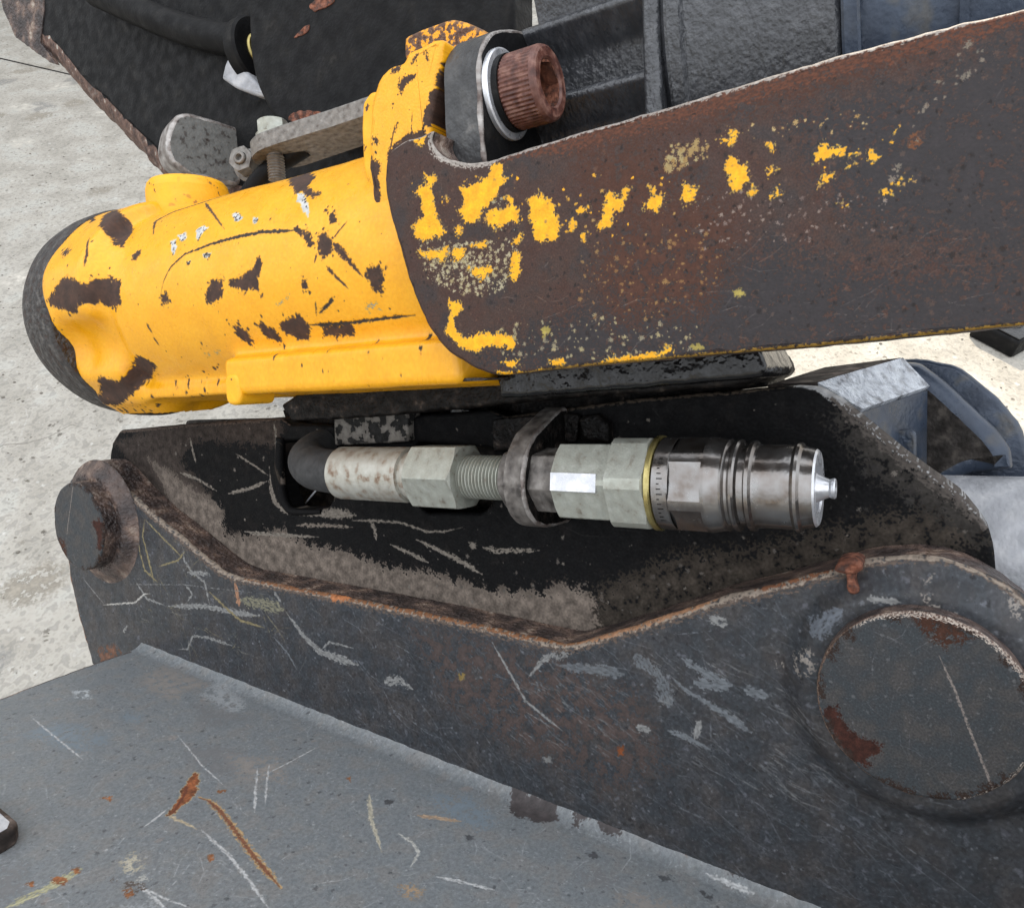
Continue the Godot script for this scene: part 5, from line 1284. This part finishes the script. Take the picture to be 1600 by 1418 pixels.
	# ---------------------------------------------------------------- between cylinder and coupler
	var g := thing("greasy_casting", "greasy black casting squeezed between yellow cylinder and side plate", "casting", Vector3(-100, 45, -20))
	part("casting", slab(resampled(rounded(pts([-228.1,42.6, -208.1,50.1, -121.1,54.9, -61.8,58.8, 63.4,61.5, 68.0,54.4, 69.6,51.1, 68.5,46.4, 57.8,43.0, -18.7,41.0, -122.6,35.2, -161.5,33.3, -218.7,31.9]), 2.0), 4.0, 1.3, 5.0), -75, 0, 2.5), grease, g)
	part("rail", slab(resampled(rounded(pts([-54.1,61.5, 21.7,63.9, 68.9,64.4, 72.8,55.0, 74.4,50.4, 72.2,46.4, 21.1,44.3, -51.5,42.0]), 2.0), 4.0, 0.7, 5.0), -40, 18, 3.0), gloss_black, g, "wet looking black rail under the arm plate")
	part("peeling_block", slab(resampled(rounded(pts([-207.5,42.6, -146.1,43.2, -146.2,16.5, -209.1,13.9]), 1.5), 4.0, 0.3), -40, -26, 1.5), peel, g, "block with peeling grey paint")
	part("rear_block", slab(rounded(pts([-284.1,37.9, -84.4,51.8, 55.3,59.4, 60.4,54.7, 61.1,41.6, -4.9,36.6, -85.8,25.9, -164.1,23.6, -278.7,24.6]), 1.5), -96, -50, 1.5), grease, g)
	var nt := thing("black_nut", "black nut half hidden in the opening above the swivel nut", "nut", Vector3(-105, 26, -44))
	var hx := []
	for q in 6:
		hx.append(q * 60.0 + 8.0); hx.append(11.5)
	part("nut", prism(-120, -106, hx, 13.6, 11.6, 2, 27, -46), gloss_black, nt)
	part("ring", lathe([-106, 0, -106, 9, -104, 10, -102, 10, -101, 9, -101, 5, -104, 0], 27, -46, 40), gloss_black, nt)
	part("collar", lathe([-100, 0, -100, 13, -96, 13.6, -94, 13, -94, 0], 27, -46, 40), gloss_black, nt)

	# ---------------------------------------------------------------- far side of the coupler
	var w := thing("cross_web", "cross web joining the two side plates at the right, coloured blue for reflected sky", "steel plate", Vector3(100, 20, -80))
	part("bent_web", web_mesh(), blue_steel_sky_tint, w)
	part("top_strip", bar_between([Vector3(62, 42.5, -46), Vector3(84, 43, -46), Vector3(116, 53, -104), Vector3(80, 50, -104)], 5.0), worn_dark, w)
	part("pale_top", bar_between([Vector3(84, 43, -46.5), Vector3(103, 30, -46.5), Vector3(129, 38, -104), Vector3(117, 53, -104)], 7.0), sky_paled_scuff(), w, "flecked scuffed sloping top of the web")
	var fp := thing("far_side_plate", "rounded far side plate with edge coloured blue for reflected sky at the right", "steel plate", Vector3(140, 0, -110))
	var fo2 := pts([92.8,51.2, 113.7,51.7, 125.1,49.4, 136.9,38.6, 157.8,15.4, 163.6,6.0, 164.8,-4.3, 158.2,-5.1, 147.7,-6.9, 139.6,-11.7, 125.8,-26.8, 92.8,-28.5])
	var f2 := plate(resampled(rounded(fo2, 2.5, 4), 5.0, 0.3), -122, -104, 8.0)
	part("plate_face", f2[0], dusty, fp)
	part("rounded_edge", f2[1], blue_steel_sky_tint, fp)
	var fo3 := pts([106.7,52.5, 124.7,52.2, 142.0,47.2, 158.8,30.8, 169.6,15.0, 173.1,-1.8, 170.3,-21.4, 113.2,-27.5])
	part("rear_flange", slab(resampled(rounded(fo3, 4.0, 4), 5.0, 0.4), -134, -124, 3.0), blue_steel_sky_tint, fp)
	var ct := thing("cross_tube", "pale grey painted cross tube behind the right pin", "tube", Vector3(200, -50, -100))
	part("tube", lathe([112, 0, 112, 40, 116, 46, 124, 49, 420, 49], -56, -100, 64), pale_gray, ct)

# a thick four-cornered sheet; corners run round its upper face
func bar_between(c: Array, thick: float) -> MB:
	var mb := MB.new()
	var nn := ((c[1] as Vector3) - (c[0] as Vector3)).cross((c[3] as Vector3) - (c[0] as Vector3)).normalized()
	if nn.z + nn.y < 0.0:
		nn = -nn
	var ids := []
	for p in c:
		ids.append(mb.add(p, nn))
	mb.quad(ids[0], ids[1], ids[2], ids[3])
	for k in 4:
		var a: Vector3 = c[k]
		var b: Vector3 = c[(k + 1) % 4]
		var side := (b - a).cross(nn).normalized()
		var mid: Vector3 = ((c[0] as Vector3) + c[1] + c[2] + c[3]) / 4.0
		if side.dot((a + b) * 0.5 - mid) < 0.0:
			side = -side
		mb.quad(mb.add(a, side), mb.add(b, side), mb.add(b - nn * thick, side), mb.add(a - nn * thick, side))
	var under := []
	for p in c:
		under.append(mb.add((p as Vector3) - nn * thick, -nn))
	mb.quad(under[0], under[1], under[2], under[3])
	return mb

func web_mesh() -> MB:
	var m := bar_between([Vector3(102, 28, -47), Vector3(128, 36, -103), Vector3(128, -60, -103), Vector3(106, -60, -47)], 8.0)
	return m.join(block(Vector3(112, 2, -84), Vector3(124, 18, -78), 1.5))

func bare_rim() -> Material:
	return surface(cloud(0.02, [0.2, Color(0.30, 0.25, 0.23), 0.4, Color(0.50, 0.47, 0.45), 0.6, Color(0.60, 0.585, 0.57), 0.8, Color(0.72, 0.70, 0.68)], 512, 512, 141, 7), cloud(0.03, [0.25, gray(0.3), 0.75, gray(0.55)], 512, 512, 122), bumps(0.07, 5.0, 123), 0.5, 8.0, 0.4)

func sky_paled_scuff() -> Material:  # pale bluish base imitates reflected sky; the dark flecks are scuffs
	return surface(cloud(0.02, [0.16, Color(0.25, 0.25, 0.26), 0.26, Color(0.55, 0.56, 0.58), 0.4, Color(0.70, 0.72, 0.75), 0.8, Color(0.80, 0.82, 0.84)], 512, 512, 145, 7), cloud(0.03, [0.25, gray(0.2), 0.75, gray(0.4)], 512, 512, 122), bumps(0.05, 6.0, 146), 0.6, 12.0, 0.3)

func tan_rim() -> Material:
	return surface(cloud(0.016, [0.2, Color(0.20, 0.175, 0.165), 0.36, Color(0.31, 0.265, 0.24), 0.5, Color(0.42, 0.365, 0.33), 0.6, Color(0.46, 0.31, 0.21), 0.66, Color(0.47, 0.42, 0.385), 0.85, Color(0.64, 0.605, 0.565)], 512, 512, 143, 7), cloud(0.03, [0.25, gray(0.45), 0.75, gray(0.8)], 512, 512, 122), bumps(0.07, 5.0, 123), 0.6, 6.0)

func edge_brown() -> Material:
	if not has_meta("edge_brown"):
		set_meta("edge_brown", surface(cloud(0.014, [0.2, Color(0.17, 0.14, 0.135), 0.45, Color(0.27, 0.225, 0.21), 0.62, Color(0.37, 0.305, 0.275), 0.75, Color(0.46, 0.38, 0.33), 0.9, Color(0.62, 0.57, 0.52)], 512, 512, 121, 7), cloud(0.05, [0.25, gray(0.38), 0.75, gray(0.7)], 512, 512, 122), bumps(0.07, 8.0, 123), 0.8, 6.0))
	return get_meta("edge_brown")

func mound(x: float, y: float, r0: float, r1: float, z: float, high: float, cv: Cv) -> MB:      # a low round swelling of a plate
	var mb := MB.new()
	var last := []
	for k in 97:
		var t := TAU * k / 96
		var ids := []
		for s in 9:
			var f := s / 8.0
			var r := lerpf(r0, r1, f)
			var p := Vector2(x, y) + Vector2.from_angle(t) * r
			var slope := high * PI * 0.5 * sin(f * PI) / (r0 - r1)
			var d := Vector2.from_angle(t) * slope
			ids.append(mb.add(Vector3(p.x, p.y, z - 0.05 + high * 0.5 * (1.0 - cos(f * PI))), Vector3(d.x, d.y, 1).normalized(), cv.uv(p)))
		ids.append(mb.add(Vector3(x, y, z + high), Vector3(0, 0, 1), cv.uv(Vector2(x, y))))
		if k > 0:
			for s in 9:
				mb.quad(last[s], ids[s], ids[s + 1], last[s + 1])
		last = ids
	return mb

func ring_outline(x: float, y: float, r: float) -> PackedVector2Array:
	var o := PackedVector2Array()
	for k in 72:
		o.append(Vector2(x, y) + Vector2.from_angle(TAU * k / 72) * r)
	return o

func pin_sheet(L: Dictionary) -> Image:
	return sheet(540, 540, Color(0.225, 0.228, 0.235), [L.f1, L.f2])

func pin(called: String, label: String, c: Vector3, r: float, z0: float, z1: float, pv: Cv, pm: Material, rimm: Material, holder: Node3D) -> void:
	var t := thing(called, label, "pin", Vector3(c.x, c.y, z0), "pins of the side plate")
	var a := plate(resampled(ring_outline(0, 0, r), 5.0, 0.25, r), z0, z1, 1.7, pv, [], 0.6, true)
	var put := Transform3D(Basis(Vector3(0, 0, 1), 0.0 if c.x > 0.0 else 2.4), Vector3(c.x, c.y, 0))
	part("pin_face", (a[0] as MB).moved(put), pm, t)
	part("worn_rim", (a[1] as MB).moved(put), rimm, t)
	part("pin_side", (a[2] as MB).moved(put), edge_brown(), t)

func bead(tv: Cv) -> MB:
	var mb := MB.new()
	var n := FastNoiseLite.new()
	n.frequency = 0.06
	n.seed = 14
	var last := []
	var count := 330
	for k in count + 1:
		var u := -8.0 + 690.0 * k / count
		var ids := []
		for s in 9:
			var t := s / 8.0
			var leg := 10.0 + 2.0 * n.get_noise_2d(u, 3.0)
			var v := t * leg
			var hgt := (1.0 - t) * (1.0 - t) * leg * 0.4 + 0.5 * n.get_noise_2d(u * 2.2, t * 20.0) * sin(t * PI) + 0.25 * sin(u * 1.05) * sin(t * PI)
			ids.append(mb.add(Vector3(u, -v, maxf(hgt, 0.05)), Vector3(0, -0.67, 0.74), tv.uv(Vector2(u, -v))))
		if k > 0:
			for s in 8:
				mb.quad(last[s], ids[s], ids[s + 1], last[s + 1])
		last = ids
	# normals from the neighbouring rows
	for k in count + 1:
		for s in 9:
			var a := mb.v[mini(k + 1, count) * 9 + s] - mb.v[maxi(k - 1, 0) * 9 + s]
			var b := mb.v[k * 9 + mini(s + 1, 8)] - mb.v[k * 9 + maxi(s - 1, 0)]
			var nn := a.cross(b).normalized()
			mb.n[k * 9 + s] = nn if nn.z > 0.0 else -nn
	return mb

func neg(a: Array) -> Array:      # plane coordinates u, v as sheet coordinates u, -v
	var o := []
	for k in a.size():
		o.append(a[k] if k % 2 == 0 else -a[k])
	return o

func paint_top(tv: Cv, orange: Color, wl: Color) -> void:
	tv.blob(neg([178.9,83.7, 184.3,84.4, 195.7,93.3, 200.5,100.4, 201.8,107.0, 203.8,114.1, 202.1,116.4, 197.5,109.8, 192.7,103.0, 185.7,94.5]), orange, 1.3, 215, -12.0, 0.5, 0.0, 1.1, Color(0.62, 0.55, 0.42, 1))
	tv.line(neg([186.8,93.8, 193.5,99.9, 203.0,113.5]), 2.0, 1.6, Color(0.36, 0.19, 0.12), 215, -8.0, 0.3)
	tv.line(neg([201.3,97.3, 208.9,96.1, 222.1,98.5, 241.3,104.3, 265.1,111.9, 279.8,115.7, 292.1,119.0]), 3.6, 4.2, Color(0.60, 0.50, 0.36), 215, -4.0, 0.0)
	tv.line(neg([202.8,97.6, 209.5,96.5, 222.5,98.7, 241.6,104.6, 265.3,112.1, 279.8,115.7, 290.6,118.7]), 2.2, 2.0, Color(0.42, 0.27, 0.19), 215, -10.0, 0.2)
	tv.line(neg([202.7,116.0, 213.2,114.9, 224.3,114.4]), 2.4, 1.2, Color(0.62, 0.57, 0.48), 200, -4.0, 0.1)
	tv.line(neg([200.4,127.8, 199.3,120.6, 197.1,113.7]), 1.0, 1.6, wl, 160, -4.0, 0.1)
	tv.line(neg([38.1,104.2, 79.0,108.5, 115.9,112.4]), 1.2, 1.0, wl, 160, -4.0, 0.3)
	tv.line(neg([135.9,65.2, 177.1,77.6, 206.4,83.5]), 0.8, 0.8, wl, 160, -4.0, 0.3)
	tv.line(neg([227.1,113.6, 253.0,117.7, 276.1,123.6, 296.7,130.1]), 1.8, 1.8, wl, 160, -5.0, 0.1)
	tv.line(neg([206.0,61.3, 222.1,75.8, 237.7,89.4]), 1.0, 1.8, wl, 160, -4.0, 0.1)
	tv.line(neg([207.9,54.1, 223.5,69.5, 236.8,81.5]), 0.9, 1.2, wl, 160, -4.0, 0.15)
	tv.line(neg([215.0,64.0, 217.1,48.0, 218.5,28.3]), 0.9, 0.9, wl, 160, -4.0, 0.2)
	tv.line(neg([236.7,152.8, 248.8,153.6, 259.0,154.5]), 1.6, 1.4, wl, 160, -4.0, 0.1)
	tv.line(neg([239.9,152.5, 255.4,151.0, 267.1,148.4]), 1.2, 1.0, wl, 160, -4.0, 0.3)
	tv.line(neg([277.8,44.2, 292.6,59.3, 314.4,75.6]), 3.0, 1.6, Color(0.62, 0.60, 0.54), 180, -4.0, 0.15)
	tv.line(neg([201.0,191.9, 202.1,183.8, 204.0,175.8, 204.3,161.1]), 4.0, 5.0, Color(0.58, 0.57, 0.46), 190, -2.0, 0.35)
	for p in [[193.1,179.6, 194.3,177.7, 198.0,177.9, 197.3,180.1], [198.3,171.4, 200.4,168.8, 206.7,167.8, 207.5,170.8, 202.8,172.6], [201.4,163.9, 202.1,161.6, 206.2,162.7, 205.0,164.7], [233.6,158.3, 235.2,155.9, 239.9,157.6, 239.1,159.9], [245.8,123.4, 247.2,121.5, 251.3,123.8, 250.3,125.8], [205.4,88.1, 208.7,85.2, 210.2,86.3, 207.4,89.2], [256.7,39.8, 258.0,37.8, 261.0,41.4], [158.9,126.6, 162.8,122.3, 165.8,125.3]]:
		tv.blob(neg(p), Color(0.52, 0.33, 0.20), 1.6, 215, -8.0, 0.5, 0.15)
	tv.blob(neg([214.5,148.7, 213.0,141.8, 222.4,141.6, 229.0,146.9, 224.0,152.0]), Color(0.60, 0.58, 0.52), 5.0, 190, 2.0, 0.35, 0.35)
	tv.blob(neg([223.2,151.6, 229.9,146.3, 239.3,147.5, 234.9,154.0]), Color(0.58, 0.58, 0.56), 6.0, 190, 2.0, 0.35, 0.5)
	tv.blob(neg([22.5,70.3, 30.2,62.8, 46.2,69.1, 34.5,75.0]), Color(0.62, 0.64, 0.65), 4.0, 160, 2.0, 0.25, 0.4)
	tv.blob(neg([220.2,159.9, 221.6,156.3, 235.7,149.9, 244.8,151.0, 240.4,157.3]), Color(0.30, 0.27, 0.25), 4.0, 190, -6.0, 0.35, 0.55)
	for p in [[342.3,-2.8, 346.9,-8.6, 354.7,-0.5, 371.1,-3.7, 376.7,7.1, 368.6,13.6, 357.6,15.0, 349.0,10.9], [382.5,-1.4, 386.7,-7.8, 391.6,-0.3, 387.9,6.8], [394.2,-6.7, 401.9,-11.7, 411.3,-1.9, 408.2,3.5, 399.3,1.5], [427.4,-8.0, 432.0,-13.2, 435.4,-6.8, 430.8,-1.7], [462.7,-4.4, 467.6,-7.6, 470.2,-1.7, 465.3,1.5]]:
		tv.blob(neg(p), Color(0.255, 0.235, 0.235), 3.0, 170, -8.0, 0.25)
	for p in [[354.3,-6.7, 363.9,-11.8, 369.2,-7.5, 363.0,-2.1], [379.1,-11.5, 384.2,-16.1, 389.5,-10.9, 384.0,-7.2], [434.1,-14.6, 446.3,-20.3, 452.9,-9.9, 444.8,-0.6], [464.6,-15.5, 470.7,-19.5, 470.0,-12.1], [405.9,-12.0, 411.7,-14.6, 413.5,-6.6], [310.7,-13.3, 324.2,-16.3, 326.9,-9.3, 317.9,-7.6]]:
		tv.blob(neg(p), Color(0.46, 0.34, 0.27), 4.0, 215, -6.0, 0.5, 0.4)
	for p in [[398.9,21.2, 403.8,17.6, 407.7,19.1, 404.9,23.0], [435.8,15.9, 440.7,12.7, 442.7,15.2, 439.2,18.8], [342.3,42.9, 346.5,40.1, 348.3,43.3, 345.1,44.7], [288.9,43.5, 292.2,41.3, 294.0,44.1, 291.6,45.7], [454.9,15.5, 457.1,13.1, 459.1,16.3], [459.3,17.0, 461.9,14.4, 462.4,18.0]]:
		tv.blob(neg(p), Color(0.27, 0.275, 0.285), 1.4, 160, -6.0, 0.2)
	tv.line(neg([311.8,43.9, 321.6,39.8, 334.0,35.2]), 3.0, 2.4, Color(0.58, 0.50, 0.42), 190, -4.0, 0.2)
	tv.line(neg([312.6,60.6, 323.3,62.2, 330.2,66.0, 333.0,76.1]), 2.0, 1.4, Color(0.62, 0.62, 0.60), 190, -4.0, 0.25)
	tv.line(neg([455.6,4.0, 467.0,4.0, 478.1,4.0]), 2.0, 3.0, wl, 190, -4.0, 0.25)
	tv.line(neg([347.4,74.3, 361.1,70.0, 374.8,66.5]), 2.0, 1.6, wl, 190, -4.0, 0.4)
	tv.blob(neg([335.3,89.4, 339.9,84.6, 348.3,82.8, 348.2,91.5, 340.0,93.4]), Color(0.55, 0.47, 0.38), 6.0, 190, 0.0, 0.4, 0.4)

# ------------------------------------------------------------------ hose, bracket and coupling
func build_fitting(rubber: Material, zinc: Material, zinc_rusty: Material, plated: Material, polished: Material, brass: Material, steel_gray: Material, worn: Material, grease: Material) -> void:
	var t := thing("hydraulic_hose", "black hydraulic hose with crimped steel ferrule and swivel nut coming out of the left slot", "hose", Vector3(-180, -12, 0))
	part("hose", tube(PackedVector3Array([Vector3(-168, 0, 0), Vector3(-184, 0.5, 0), Vector3(-204, 2, -3), Vector3(-220, 6, -14), Vector3(-226, 11, -32), Vector3(-222, 14, -56), Vector3(-214, 15, -82)]), [13.4, 13.4, 13.4, 13.4, 13.4, 13.4, 13.4], 32, 8), rubber, t)
	part("ferrule", lathe([-177.5, 13, -177.5, 15.0, -176.5, 15.9, -126, 15.9, -124.5, 15.2, -124, 13], 0, 0, 64), zinc_rusty, t)
	part("ferrule_neck", lathe([-124, 12, -124, 13.4, -121, 13.4, -120.5, 15.2, -118, 15.6, -117, 15, -116.5, 12], 0, 0, 56), zinc_rusty, t)
	var hx := []
	for q in 6:
		hx.append(q * 60.0 + 33.0); hx.append(16.6)
	part("swivel_nut", prism(-117, -85, hx, 18.9, 16.8, 3), zinc, t)
	var b := thing("bulkhead_bracket", "worn rounded bulkhead bracket clamping the coupling through its middle", "bracket", Vector3(-43, 0, -30))
	var zy := [-32, 36, -22, 34, -9, 29, 5, 24, 14, 16, 19, 6, 20, -4, 16, -15, 8, -22, -4, -26, -32, -28]
	var prof := PackedVector2Array()
	for k in range(0, zy.size(), 2):
		prof.append(Vector2(-zy[k], zy[k + 1]))
	prof = pts(flat_list(prof))
	var tp := plate(resampled(rounded(prof, 4.0, 4), 3.0, 0.2, 9.0), -50.5, -39, 1.6, null, [], 0.4, true)
	var tt := Transform3D(Basis(Vector3(0, 0, -1), Vector3(0, 1, 0), Vector3(1, 0, 0)), Vector3.ZERO)
	part("tab", (tp[0] as MB).moved(tt), grease, b)
	part("tab_rim", (tp[1] as MB).moved(tt), bare_rim(), b)
	part("tab_edge", (tp[2] as MB).moved(tt), worn_bracket(), b)
	part("weld_lump", slab(resampled(rounded(pts([-30.0,29.7, -19.6,31.8, -13.4,26.8, -13.0,16.2, -29.4,16.8]), 2.0), 3.0, 0.6), -34, -24, 3.0), grease, b)
	part("stiffener", slab(resampled(rounded(pts([-85.4,29.3, -39.7,32.1, -30.2,30.9, -32.7,16.6, -60.3,13.0, -85.6,11.0]), 2.0), 4.0, 0.2), -34, -27, 1.2), grease, b)
	var c := thing("quick_coupling", "steel flat face quick coupling plug with hexagon adapter pointing right", "hydraulic coupling", Vector3(0, -20, 0))
	var th := [-88, 0, -88, 10.0]
	for q in 15:
		th.append_array([-87.6 + q * 2.1, 11.8, -87.1 + q * 2.1, 11.8, -86.3 + q * 2.1, 9.6, -86.0 + q * 2.1, 9.6])
	th.append_array([-55, 11.0])
	part("threaded_stem", lathe(th, 0, 0, 48), zinc, c)
	var h2 := []
	for q in 6:
		h2.append(q * 60.0 + 26.0); h2.append(14.5)
	part("lock_nut", prism(-57, -48, h2, 16.4, 14.8, 1), worn_bracket(), c)
	var h3 := []
	for q in 6:
		h3.append(q * 60.0 + 22.0); h3.append(14.6)
	part("rear_nut", prism(-39, -24.5, h3, 16.6, 15.0, 2), worn_bracket(), c)
	var h4 := []
	for q in 6:
		h4.append(q * 60.0 + 36.0); h4.append(17.8)
	h4.append(8.0); h4.append(19.6)
	var ad := part("adapter_hexagon", prism(-25, 4, h4, 20.4, 18.4, 1), zinc, c)
	var h5 := []
	for q in 6:
		h5.append(q * 60.0 + 36.0); h5.append(20.6)
	part("adapter_shoulder", prism(4, 22, h5, 22.6, 21.0, 2), zinc, ad)
	part("milled_flat", slab(rounded(pts([-24.5, -2.4, -1, -2.6, -1, 6.2, -24.5, 6.4]), 0.4), -1.0, 0.35, 0.2).moved(Transform3D(Basis(Vector3(1, 0, 0), Vector3(0, cos(0.14), -sin(0.14)), Vector3(0, sin(0.14), cos(0.14))), Vector3(0, 0, 19.5))), polished, ad)
	part("seal_ring", lathe([22.2, 10, 22.2, 21.4, 22.7, 22.0, 24.4, 22.0, 25.0, 21.4, 25.2, 10], 0, 0, 64), brass, c)
	var h6 := []
	for q in 6:
		h6.append(q * 60.0 + 11.0); h6.append(19.3)
	part("plug_collar", lathe([25.2, 10, 25.2, 20.4, 25.8, 21.2, 32.5, 21.2, 33, 20.8], 0, 0, 72), plated, c)
	part("plug_hexagon", prism(32.8, 47, h6, 21.2, 21.2, 0), plated, c)
	var body := part("plug_body", lathe([47, 18, 47, 21.3, 48.5, 21.3, 51.5, 20.6, 54.5, 20.2, 55.4, 20.4, 56.4, 19.0, 57.4, 18.6, 58.6, 20.0, 59.6, 20.2, 60.4, 19.4, 61.2, 17.6, 64.0, 17.4], 0, 0, 80), plated, c)
	part("plug_nose", lathe([64, 16.5, 64, 18.8, 64.7, 19.6, 66.2, 19.6, 67.2, 18.2, 68, 17.9, 82, 17.9, 82.6, 18.4, 83.4, 19, 84.6, 18.8, 85.6, 17.4, 90.2, 16.2], 0, 0, 80), plated, c)
	part("end_face", lathe([90.2, 16.2, 91, 15.4, 91, 10.6, 90.2, 10.0, 84, 10.0], 0, 0, 72), polished, c)
	part("bore", lathe([84.2, 10.2, 84.2, 0], 0, 0, 32), rubber, c)
	part("valve_pin", lathe([83, 9.0, 87, 8.4, 90.5, 6.0, 93, 4.6, 95, 3.7, 95.8, 4.1, 96.8, 4.3, 97.3, 3.9, 97.3, 1.5, 96.5, 0], 0, 0, 40), polished, c)
	# hose number stamped round the collar: short raised strokes
	for q in 14:
		var ang := deg_to_rad(-42.0 + q * 6.2)
		var o := MB.new().join(block(Vector3(28.2, -0.25, 0), Vector3(30.8 - (q % 3) * 0.7, 0.25, 0.18), 0.05)).moved(Transform3D(Basis(Vector3(1, 0, 0), Vector3(0, cos(ang), -sin(ang)), Vector3(0, sin(ang), cos(ang))), Vector3(0, sin(ang) * 21.15, cos(ang) * 21.15)))
		part("stamp_mark", o, grease, body)

func worn_bracket() -> Material:
	if not has_meta("worn_bracket"):
		set_meta("worn_bracket", surface(cloud(0.022, [0.15, Color(0.20, 0.185, 0.175), 0.35, Color(0.34, 0.32, 0.305), 0.6, Color(0.44, 0.42, 0.40), 0.85, Color(0.56, 0.54, 0.52)], 512, 512, 131, 7), cloud(0.03, [0.25, gray(0.42), 0.75, gray(0.75)], 512, 512, 132), bumps(0.06, 5.0, 133), 0.35, 10.0, 0.2))
	return get_meta("worn_bracket")

# ------------------------------------------------------------------ black thing lying far back on the ground
func build_far(gloss_black: Material, pale_gray: Material, black_paint: Material) -> void:
	var t := Node3D.new()
	t.name = "black_crate"
	t.position = Vector3(1.36, 0, -1.62)
	t.rotation_degrees = Vector3(0, 32, 0)
	t.set_meta("label", "black plastic crate with a round pale cap on the sunlit ground at the right edge")
	t.set_meta("category", "crate")
	add_child(t)
	part("box", block(Vector3(-90, 0, -60), Vector3(90, 52, 60), 5.0), black_paint, t)
	part("lid_rim", block(Vector3(-84, 52.5, -54), Vector3(84, 56, 54), 1.5), gloss_black, t)
	part("round_cap", lathe([0, 0, 56, 24, 64, 22, 66, 18, 66, 0], 0, 0, 32).moved(Transform3D(Basis(Vector3(0, 1, 0), Vector3(0, 0, 1), Vector3(1, 0, 0)), Vector3(-20, 0, 0))), pale_gray, t)
